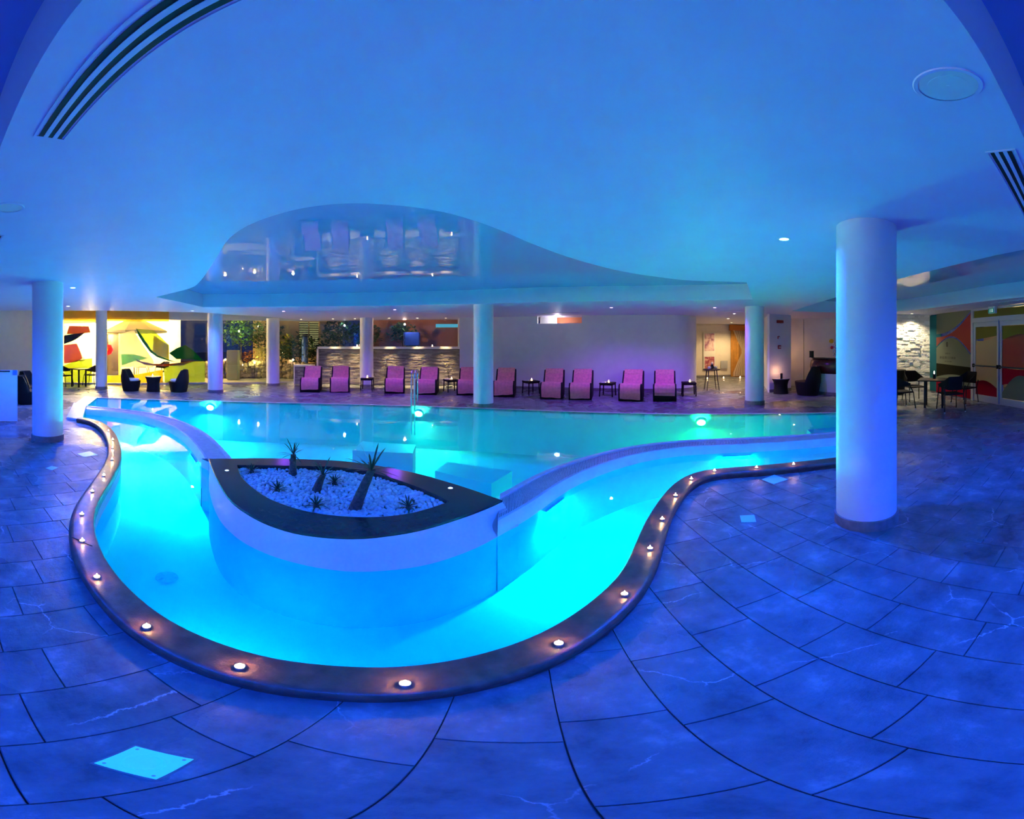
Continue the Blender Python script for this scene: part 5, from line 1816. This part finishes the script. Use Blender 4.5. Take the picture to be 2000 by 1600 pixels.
MB().box((0.56, 0.02, 1.2), (1.3, 0.02, 2.4)).build('dark_backing', pmat('drape_back', (0.40, 0.20, 0.06), 0.8), dp)
# tall table with stones and a flower
ht = thing('tall_table', 'tall round dark table with splayed legs at the corridor mouth', 'table', (6.72, 11.05, 0))
MB().lathe([(0.0, 0.70), (0.30, 0.71), (0.315, 0.735), (0.31, 0.75), (0.0, 0.75)], 32).build('top', M_DARKWOOD, ht, smooth=True)
for k in range(4):
    a = 0.5 + PI / 2 * k
    MB().tube([(0.2 * math.cos(a), 0.2 * math.sin(a), 0.71), (0.25 * math.cos(a), 0.25 * math.sin(a), 0.35), (0.31 * math.cos(a), 0.31 * math.sin(a), 0.0)], 0.02, 8, 0.013).build('leg', M_DARKWOOD, ht)
fl = thing('flower_arrangement', 'black vase with a pale flower among white and green posies on the tall table', 'flowers', (6.72, 11.02, 0.7505))
MB().lathe([(0.0, 0.0), (0.04, 0.0), (0.05, 0.10), (0.04, 0.16), (0.035, 0.16)], 16).build('vase', M_BLACK, fl, smooth=True)
MB().ball((0.0, 0.0, 0.20), (0.045, 0.045, 0.05), 10, 6).build('bloom', pmat('pale_bloom', (0.80, 0.62, 0.50), 0.7), fl, smooth=True)
for k, (x, y, r) in enumerate(((-0.14, -0.05, 0.07), (0.13, -0.03, 0.06), (0.06, 0.12, 0.06))):
    MB().ball((x, y, r * 0.8), (r, r, r * 0.8), 12, 7).build('white_posy', pmat('posy_%d' % k, (0.55, 0.62, 0.66), 0.8, bump=0.8, bscale=60), fl, smooth=True)
b_ = MB()
for k in range(40):
    a = k * 2.4
    blade(b_, (0.16 * math.cos(a), 0.12 * math.sin(a), 0.02), a, 0.4 + 0.03 * k, 0.10, 0.018, 0.5, n=3)
b_.build('greens', M_LEAF, fl)
# row of small floor lights in the corridor
for k, (x, y) in enumerate(((8.75, 14.75), (9.65, 14.75), (10.45, 14.5))):
    votive(x, y, 0.0, 'lit votive candle on the corridor floor, %s from the left' % ORD[k], 1.0, 0.09, 0.045)

# ------------------------------------------------------------------ glass wall on the left with printed film
G0, G1, G2 = Vector((-14.25, 4.85)), Vector((-11.20, 10.10)), Vector((-8.38, 13.45))
gd = G1 - G0
RZG = math.atan2(gd.y, gd.x)
LG = gd.length
gw = thing('window_4', 'tall printed glass wall towards the patio', None, (G0.x, G0.y, 0), RZG, kind='structure')
for a, b in ((0.0, 1.5), (1.5, 3.03), (3.03, 4.53), (4.53, LG)):
    MB().box(((a + b) / 2, 0, ZR / 2 + 0.03), (b - a - 0.012, 0.012, ZR - 0.06)).build('pane', M_GLASS, gw)
MB().box((LG / 2, 0, 0.03), (LG, 0.05, 0.06)).build('sill_rail', M_ALU, gw)
FW = filmmat('film_white', (0.86, 0.84, 0.74), 0.25)
FM = filmmat('film_mint', (0.36, 0.74, 0.46), 0.3)
FG = filmmat('film_leafgreen', (0.50, 0.60, 0.14), 0.55)
FY = filmmat('film_yellow', (0.80, 0.66, 0.06), 0.45)
FO = filmmat('film_ochre', (1.0, 0.80, 0.22), 0.9)
FD = filmmat('film_deepgreen', (0.01, 0.16, 0.08), 0.25)
FB = filmmat('film_black', (0.03, 0.02, 0.03), 0.15)
FR = filmmat('film_maroon', (0.42, 0.17, 0.09), 0.3)
FP = filmmat('film_flower', (0.90, 0.10, 0.16), 0.4)
FBR = filmmat('film_brown', (0.30, 0.12, 0.03), 0.3)
def rnd_poly(pts):
    return smooth_line(pts, 0.12, True)
FILMS = [([(0.25, 3.0), (4.53, 3.0), (4.53, 2.56), (1.41, 2.56), (0.25, 2.61)], FO, 0),
         ([(2.58, 2.06), (3.11, 2.2), (3.28, 1.89), (3.69, 1.27), (3.9, 0.96), (3.9, 0.71), (2.58, 0.71), (2.54, 1.27)], FW, 0),
         ([(3.18, 2.26), (3.42, 1.99), (3.59, 1.72), (3.8, 1.41), (4.07, 1.19), (4.53, 1.0), (4.53, 1.6), (3.9, 2.2)], FG, 0),
         ([(2.58, 1.23), (3.11, 1.23), (3.69, 1.06), (3.11, 0.94), (2.62, 0.77)], FM, 1),
         ([(3.9, 1.99), (4.52, 1.58), (4.52, 1.06), (4.11, 1.16), (3.86, 1.35)], FY, 1),
         ([(4.32, 0.64), (4.84, 0.85), (5.58, 0.93), (6.02, 0.92), (6.02, 0.07), (4.36, 0.07)], FG, 0),
         ([(1.93, 0.07), (4.28, 0.07), (4.28, 0.6), (3.2, 0.4), (1.93, 0.35)], FY, 0),
         ([(4.53, 1.27), (4.84, 1.47), (5.2, 1.6), (5.54, 1.37), (5.95, 0.95), (5.37, 1.03), (4.84, 1.02)], FD, 1),
         ([(3.18, 2.3), (3.42, 1.99), (3.59, 1.72), (3.8, 1.41), (4.07, 1.19), (4.53, 1.0), (4.88, 0.89), (4.53, 0.95), (4.07, 1.1), (3.76, 1.31), (3.51, 1.64), (3.3, 1.95)], FD, 2),
         ([(3.11, 1.1), (3.38, 0.94), (3.9, 0.83), (4.53, 0.83), (5.58, 0.95), (5.16, 0.78), (4.32, 0.73), (3.59, 0.79), (3.24, 0.94)], FBR, 2),
         ([(0.25, 1.6), (0.78, 1.66), (0.95, 1.27), (1.01, 1.06), (0.78, 0.91), (0.25, 0.84)], FR, 1),
         ([(0.25, 2.0), (0.78, 2.08), (1.12, 2.1), (0.78, 1.85), (0.57, 1.75), (0.25, 1.64)], FB, 2),
         ([(0.46, 2.38), (1.27, 2.37), (1.35, 2.1), (0.36, 2.04)], FBR, 0),
         ([(0.25, 0.76), (0.78, 0.97), (1.41, 1.06), (1.41, 0.07), (0.25, 0.07)], FG, 0),
         ([(0.7, 0.97), (1.06, 1.1), (1.14, 1.0), (0.99, 0.91)], FW, 3)]
for pts, mt, lay in FILMS:
    film(gw, pts, 0.010 + 0.003 * lay, mt)
for k in range(7):        # printed red blossom
    a = 2 * PI * k / 7
    c = (2.02 + 0.14 * math.cos(a), 1.41 + 0.13 * math.sin(a))
    film(gw, [(c[0] + 0.11 * math.cos(b * PI / 6), c[1] + 0.10 * math.sin(b * PI / 6)) for b in range(12)], 0.022 + 0.001 * k, FP, 'printed_petal')
film(gw, [(2.02 + 0.06 * math.cos(b * PI / 6), 1.40 + 0.06 * math.sin(b * PI / 6)) for b in range(12)], 0.032, FY, 'printed_heart')
gd2 = G2 - G1
gw2 = thing('window_5', 'tall clear glass wall towards the garden', None, (G1.x, G1.y, 0), math.atan2(gd2.y, gd2.x), kind='structure')
L2 = gd2.length
for k in range(3):
    MB().box((L2 * (k + 0.5) / 3, 0, 1.5), (L2 / 3 - 0.012, 0.012, 2.98)).build('pane', M_GLASS, gw2)
MB().box((L2 / 2, 0, 0.02), (L2, 0.04, 0.04)).build('sill_rail', M_ALU, gw2)

# ------------------------------------------------------------------ patio outside
M_CREAMW = pmat('patio_wall', (0.80, 0.70, 0.48), 0.8, var=0.1, scale=2)
pwall = thing('patio_wall', 'cream patio wall outside, lit bright yellow, with a dark doorway', 'wall', (-18.49, 6.2, 0), math.atan2(5.75, 3.08))
MB().box((1.35, 0.1, 1.7), (2.7, 0.2, 3.4)).build('masonry', M_CREAMW, pwall)
MB().box((4.95, 0.1, 1.7), (3.3, 0.2, 3.4)).build('masonry', M_CREAMW, pwall)
MB().box((3.0, 0.1, 2.8), (0.6, 0.2, 1.2)).build('lintel', M_CREAMW, pwall)
MB().box((3.0, 0.25, 1.1), (0.62, 0.04, 2.2)).build('dark_door', M_DARKWOOD, pwall)
MB().box((3.0, -0.03, 2.23), (0.8, 0.06, 0.08)).build('door_head', MATS['gold_drape'], pwall)
for s in (2.66, 3.34):
    MB().box((s, -0.03, 1.1), (0.08, 0.06, 2.2)).build('door_jamb', MATS['gold_drape'], pwall)
so = thing('patio_canopy', 'flat ochre canopy roof over the patio outside the printed glass', 'canopy', (0, 0, 0))
m_ = MB()
m_.prism([(-14.3, 4.95), (-11.4, 9.95), (-12.6, 10.6), (-15.6, 12.2), (-18.6, 6.2)], 3.06, 3.14)
m_.build('roof_board', pmat('ochre_board', (0.80, 0.62, 0.26), 0.8), so)
tb = thing('strip_lamp', 'long white strip lamp on the patio wall outside', 'lamp', (-18.2, 6.6, 2.66), math.atan2(5.75, 3.08))
MB().bbox((0.9, -0.12, 0.05), (1.9, 0.12, 0.08), 0.01).build('housing', M_WHITEMETAL, tb)
MB().box((0.9, -0.14, -0.01), (1.8, 0.08, 0.04)).build('tube', emat('strip_tube', (1.0, 0.86, 0.55), 14.0), tb)
for k, (x, y, z, p) in enumerate(((-16.6, 8.1, 2.85, 1900), (-14.9, 10.3, 2.85, 1100), (-15.2, 6.7, 2.85, 600))):
    t = thing('patio_lamp', 'round patio ceiling lamp under the ochre canopy, %s from the left' % ORD[(1, 2, 0)[k]], 'lamp', (x, y, 3.05), group='lamps under the patio canopy')
    MB().lathe([(0.0, -0.06), (0.09, -0.05), (0.12, 0.0)], 20).build('globe', emat('patio_globe_%d' % k, (1.0, 0.78, 0.35), 20), t)
    lamp('POINT', 'patio_light', (0, 0, -0.75), p, (1.0, 0.74, 0.26), t, shadow_soft_size=0.12)
um = thing('parasol', 'open grey beige parasol standing on the patio behind the printed glass', 'parasol', (-14.61, 8.69, 0))
MB().tube([(0, 0, 0), (0, 0, 2.95)], 0.025, 10).build('pole', M_DARKWOOD, um)
MB().lathe([(0.0, 0.0), (0.28, 0.0), (0.28, 0.06), (0.05, 0.10)], 20).build('foot', M_ALU, um)
cm_ = pmat('parasol_cloth', (0.46, 0.42, 0.36), 0.85)
for k in range(8):
    a0_, a1_ = PI / 4 * k, PI / 4 * (k + 1)
    m_ = MB()
    R_ = 1.55
    m_.add([(0, 0, 2.93), (R_ * 0.5 * math.cos(a0_), R_ * 0.5 * math.sin(a0_), 2.60), (R_ * 0.5 * math.cos(a1_), R_ * 0.5 * math.sin(a1_), 2.60), (R_ * math.cos(a0_), R_ * math.sin(a0_), 2.24), (R_ * math.cos(a1_), R_ * math.sin(a1_), 2.24),
            (R_ * math.cos(a0_), R_ * math.sin(a0_), 2.16), (R_ * math.cos(a1_), R_ * math.sin(a1_), 2.16)], [(0, 1, 2), (1, 3, 4, 2), (3, 5, 6, 4)])
    m_.build('canopy_gore', cm_, um)
    MB().tube([(0, 0, 2.9), (R_ * math.cos(a0_), R_ * math.sin(a0_), 2.22)], 0.008, 6).build('rib', M_DARKWOOD, um)
pt = thing('patio_table', 'round patio table with thin brown legs under the parasol', 'table', (-13.55, 8.50, 0))
MB().lathe([(0.0, 0.64), (0.46, 0.64), (0.46, 0.67), (0.0, 0.67)], 32).build('top', M_CREAMW, pt)
for k in range(4):
    a = 0.4 + PI / 2 * k
    MB().tube([(0.3 * math.cos(a), 0.3 * math.sin(a), 0.64), (0.42 * math.cos(a), 0.42 * math.sin(a), 0.0)], 0.017, 8).build('leg', MATS['gold_drape'], pt)
pcs = make_chair('chairs on the patio outside')
pcs.location = (-13.2, 9.28, 0)
pcs.rotation_euler = (0, 0, 0.2)
pcs['label'] = 'patio chair right of the round patio table outside'
o = copy_tree(pcs)
o.location = (-13.1, 5.85, 0)
o.rotation_euler = (0, 0, -0.9)
o['label'] = 'dark chair facing left just inside the printed glass at the left'
o['group'] = 'chairs by the printed glass'
o = copy_tree(pcs)
o.location = (-13.15, 4.72, 0)
o.rotation_euler = (0, 0, 2.2)
o['label'] = 'dark chair beside the left column edge in front of the printed glass'
o['group'] = 'chairs by the printed glass'
make_dining_table((-12.95, 5.25, 0), 0.4, 'small dark table in front of the printed glass at the far left', 0.70, 0.34)

# ------------------------------------------------------------------ garden
def leaves(mb, c, r, n, size, seed, up=0.0, el=(1, 1, 1)):
    rr = random.Random(seed)
    for _ in range(n):
        while True:
            p = Vector((rr.uniform(-1, 1), rr.uniform(-1, 1), rr.uniform(-1, 1)))
            if p.length < 1:
                break
        p = p * (0.55 + 0.45 * p.length)
        q = Vector((c[0] + p.x * r * el[0], c[1] + p.y * r * el[1], c[2] + p.z * r * el[2]))
        a = rr.uniform(0, 6.28)
        e = rr.uniform(-0.5, 1.0)
        d = Vector((math.cos(a) * math.cos(e), math.sin(a) * math.cos(e), math.sin(e)))
        s_ = d.cross(Vector((0, 0, 1)))
        if s_.length < 0.05:
            s_ = Vector((1, 0, 0))
        s_ = s_.normalized()
        L = size * rr.uniform(0.7, 1.3)
        wd = L * 0.28
        mb.add([q, q + d * L * 0.5 + s_ * wd, q + d * L + Vector((0, 0, -0.1 * L)), q + d * L * 0.5 - s_ * wd], [(0, 1, 2), (0, 2, 3)])
LEAFS = {'dark': islandmat('leaf_dark', [(0, (0.012, 0.05, 0.03)), (1, (0.05, 0.12, 0.05))], 0.5),
         'mid': islandmat('leaf_mid', [(0, (0.05, 0.14, 0.03)), (1, (0.16, 0.26, 0.06))], 0.5),
         'yellow': islandmat('leaf_yellow', [(0, (0.40, 0.36, 0.04)), (1, (0.62, 0.55, 0.10))], 0.5),
         'red': islandmat('leaf_red', [(0, (0.22, 0.05, 0.03)), (1, (0.34, 0.14, 0.05))], 0.5)}
def shrub(x, y, label, mat, r, zc, n, size, seed, el=(1, 1, 1), name='shrub', group='garden shrubs and trees'):
    t = thing(name, label, 'plant', (x, y, 0), group=group)
    m_ = MB()
    leaves(m_, (0, 0, zc), r, n, size, seed, el=el)
    me_ = bpy.data.meshes.new('foliage')
    me_.from_pydata([tuple(v) for v in m_.v], [], m_.f)
    me_.materials.append(LEAFS[mat])
    tag(link('foliage', me_, t), kind='stuff')
    MB().tube([(0, 0, 0), (0.03, 0.02, zc * 0.5), (0, 0, zc)], 0.05, 8, 0.02).build('stem', M_TRUNK, t)
    return t
# retaining wall of rough stones
rw = thing('rock_wall', 'low retaining wall of rough brown stones in the garden', 'wall', (0, 0, 0))
rr = random.Random(14)
rk = islandmat('garden_rock', [(0, (0.16, 0.11, 0.08)), (0.5, (0.30, 0.23, 0.17)), (1, (0.42, 0.36, 0.28))], 0.9, 0.6, 12)
line = rows(smooth_line([(-13.4, 11.6), (-12.3, 12.75), (-11.09, 13.92), (-9.9, 14.35), (-8.9, 14.5)], 0.2), 26)
made_s = 0
for (x, y) in line:
    z = 0.0
    while z < 0.66:
        h = rr.uniform(0.16, 0.28)
        M_ = Matrix.Rotation(rr.uniform(0, 6.28), 3, 'Z')
        b2 = MB()
        b2.ball((0, 0, 0), (rr.uniform(0.13, 0.2), rr.uniform(0.12, 0.18), h * 0.62), 8, 5, M_)
        b2.v = [(vx + rr.uniform(-0.02, 0.02), vy + rr.uniform(-0.02, 0.02), vz + rr.uniform(-0.015, 0.015)) for vx, vy, vz in b2.v]
        me_ = bpy.data.meshes.new('rock')
        me_.from_pydata(b2.v, [], b2.f)
        me_.materials.append(rk)
        link('rock', me_, rw, (x + rr.uniform(-0.05, 0.05), y + rr.uniform(-0.05, 0.05), z + h / 2))
        z += h * 0.85
gb_ = MB()
gb_.prism([(-14.2, 11.4), (-12.5, 13.0), (-11.2, 14.1), (-9.9, 14.55), (-8.8, 14.75), (-8.8, 19.0), (-18, 19), (-18, 13)], -0.02, 0.58)
tag(gb_.build('garden_bed', pmat('garden_soil', (0.07, 0.05, 0.035), 0.95, var=0.3)), 'raised dark planting bed behind the rock wall', 'garden bed')
shrub(-13.4, 14.6, 'tall green leafed tree behind the left garden window', 'mid', 1.25, 2.35, 700, 0.24, 1, (1.1, 1.1, 0.75), 'tree')
shrub(-12.3, 15.3, 'dark blue green tree at the middle of the left garden window', 'dark', 1.1, 2.1, 500, 0.25, 2, (1.1, 1, 0.8), 'tree')
shrub(-11.24, 13.75, 'small bush lit bright yellow in the left garden window', 'yellow', 0.36, 1.18, 260, 0.12, 3)
shrub(-10.75, 14.7, 'dark green bush left of the column between the garden windows', 'dark', 0.65, 1.15, 380, 0.2, 4)
shrub(-12.0, 13.7, 'reddish bush at the foot of the garden trees', 'red', 0.42, 0.98, 220, 0.14, 5)
shrub(-10.15, 15.4, 'dark broad leafed bush in the right garden window', 'dark', 0.95, 1.3, 520, 0.26, 6, (1, 1, 0.95))
shrub(-9.0, 15.3, 'dark bush right of the blue garden pillar', 'dark', 0.7, 1.25, 380, 0.22, 7)
shrub(-10.9, 15.6, 'spiky pale agave like plant in the right garden window', 'yellow', 0.42, 1.55, 120, 0.3, 8)
shrub(-8.05, 15.6, 'leafy tree behind the left end of the ledge window', 'dark', 0.85, 2.15, 480, 0.26, 9, (1, 1, 0.8), 'tree')
shrub(-6.75, 15.7, 'dark broad leafed plant behind the ledge, left of the column', 'dark', 0.75, 2.0, 420, 0.3, 10, (1.1, 0.8, 0.85))
shrub(-4.95, 16.0, 'dark potted tree before the orange wall behind the ledge', 'dark', 0.62, 2.15, 380, 0.24, 11, (1.15, 0.8, 0.8), 'tree')
# pillars, lamps, building
def box_thing(name, label, cat, c, size, mat, rz=0.0, cap=None):
    t = thing(name, label, cat, (c[0], c[1], 0), rz)
    MB().bbox((0, 0, c[2]), size, 0.01).build('block', mat, t)
    if cap:
        MB().bbox((0, 0, c[2] + size[2] / 2 + 0.02), (size[0] * 1.12, size[1] * 1.12, 0.05), 0.01).build('cap', cap, t)
    return t
box_thing('garden_pillar', 'square grey green garden pillar outside the left garden window', 'pillar', (-11.75, 12.3, 0.68), (0.5, 0.5, 1.36), pmat('pillar_render', (0.22, 0.22, 0.15), 0.8), 0.5)
bp = thing('blue_pillar', 'round pillar painted deep blue in the right garden window', 'pillar', (-9.55, 15.0, 0))
MB().lathe([(0.17, 0.0), (0.16, 1.7), (0.14, 2.0), (0.0, 2.02)], 24).build('shaft', pmat('blue_paint', (0.02, 0.09, 0.42), 0.5), bp, smooth=True)
MB().lathe([(0.20, 2.0), (0.22, 2.05), (0.0, 2.12)], 24).build('cap', pmat('dark_cap', (0.02, 0.04, 0.08), 0.5), bp)
hb = thing('garden_house', 'tan rendered house wall with louvred window behind the garden', 'building', (-13.9, 16.2, 0), math.atan2(1.1, 2.6))
tan = pmat('tan_render', (0.52, 0.36, 0.20), 0.85, var=0.1, scale=2)
MB().box((2.6, 0.1, 1.9), (5.2, 0.2, 3.8)).build('facade', tan, hb)
lw = thing('louvre_window', 'lit louvred shutter window behind the garden', 'window', (-11.25, 17.1, 1.55), math.atan2(0.9, 2.6))
MB().box((0.55, 0.05, 0.6), (1.15, 0.03, 1.45)).build('backlight', emat('shutter_glow', (0.62, 0.60, 0.26), 0.55), lw)
for k in range(14):
    MB().box((0.55, -0.01, -0.05 + 0.1 * k), (1.15, 0.05, 0.055)).build('slat', M_BLACK, lw)
for s in (-0.03, 0.55, 1.13):
    MB().box((s, -0.03, 0.6), (0.05, 0.05, 1.5)).build('stile', tan, lw)
og = thing('orange_wall', 'terracotta coloured wall seen through the ledge window', 'wall', (-6.9, 17.2, 0), math.atan2(0.6, 4.4))
MB().box((2.4, 0.1, 1.6), (4.9, 0.2, 3.2)).build('masonry', pmat('terracotta_wall', (0.48, 0.20, 0.12), 0.85, var=0.25, scale=1.2), og)
MB().box((3.9, -0.03, 2.55), (1.4, 0.06, 0.16)).build('lit_slot', emat('cyan_slot', (0.10, 0.50, 0.72), 0.8), og)
bc = thing('blue_planter', 'square bright blue planter box behind the ledge window', 'planter', (-4.42, 15.75, 0), 0.15)
MB().bbox((0, 0, 1.87), (0.68, 0.5, 0.58), 0.01).build('box', pmat('blue_box', (0.02, 0.10, 0.90), 0.5), bc)
MB().box((0, 0, 0.79), (0.5, 0.4, 1.58)).build('stand', M_GROUT, bc)
for k, (x, y, z, p, c, lb) in enumerate(((-11.35, 13.35, 0.75, 24, (1.0, 0.85, 0.2), 'beside the yellow lit bush'), (-12.6, 13.6, 2.3, 45, (0.6, 1.0, 0.35), 'high in the green tree'), (-12.4, 14.9, 2.6, 34, (1.0, 0.8, 0.5), 'shining like a star before the house wall'),
                                          (-9.7, 14.2, 0.9, 20, (1.0, 0.7, 0.35), 'low by the rock wall under the blue pillar'), (-12.4, 12.4, 0.9, 22, (1.0, 0.65, 0.3), 'low at the left end of the rock wall'), (-4.6, 15.2, 2.5, 70, (1.0, 0.6, 0.4), 'above the blue planter'), (-7.4, 15.0, 2.5, 12, (0.7, 0.8, 1.0), 'above the leafy tree behind the ledge'))):
    t = thing('garden_lamp', 'small garden lamp ' + lb, 'lamp', (x, y, z), group='small garden lamps')
    MB().ball((0, 0, 0), 0.045, 12, 8).build('bulb', emat('garden_bulb_%d' % k, c, 12), t, smooth=True)
    MB().tube([(0, 0, -0.04), (0, 0, -z + 0.0)], 0.012, 6).build('stake', M_BLACK, t)
    lamp('POINT', 'garden_light', (0, 0, 0.10), p, c, t, shadow_soft_size=0.05)
for k in range(5):
    votive(-12.35 + 0.42 * k, 12.75 + 0.38 * k, 0.585, 'tealight on top of the rock wall, %s from the left' % ORD[k], 0.5, 0.05, 0.03)
# votives on the white ledge
dl = Vector((B_[0] - A_[0], B_[1] - A_[1])).normalized()
for k, s in enumerate((1.62, 4.62)):
    votive(A_[0] + dl.x * s, A_[1] + dl.y * s, 1.536, 'lit votive candle on the white ledge ' + ('left of the column' if k == 0 else 'near its right end'), 1.2)
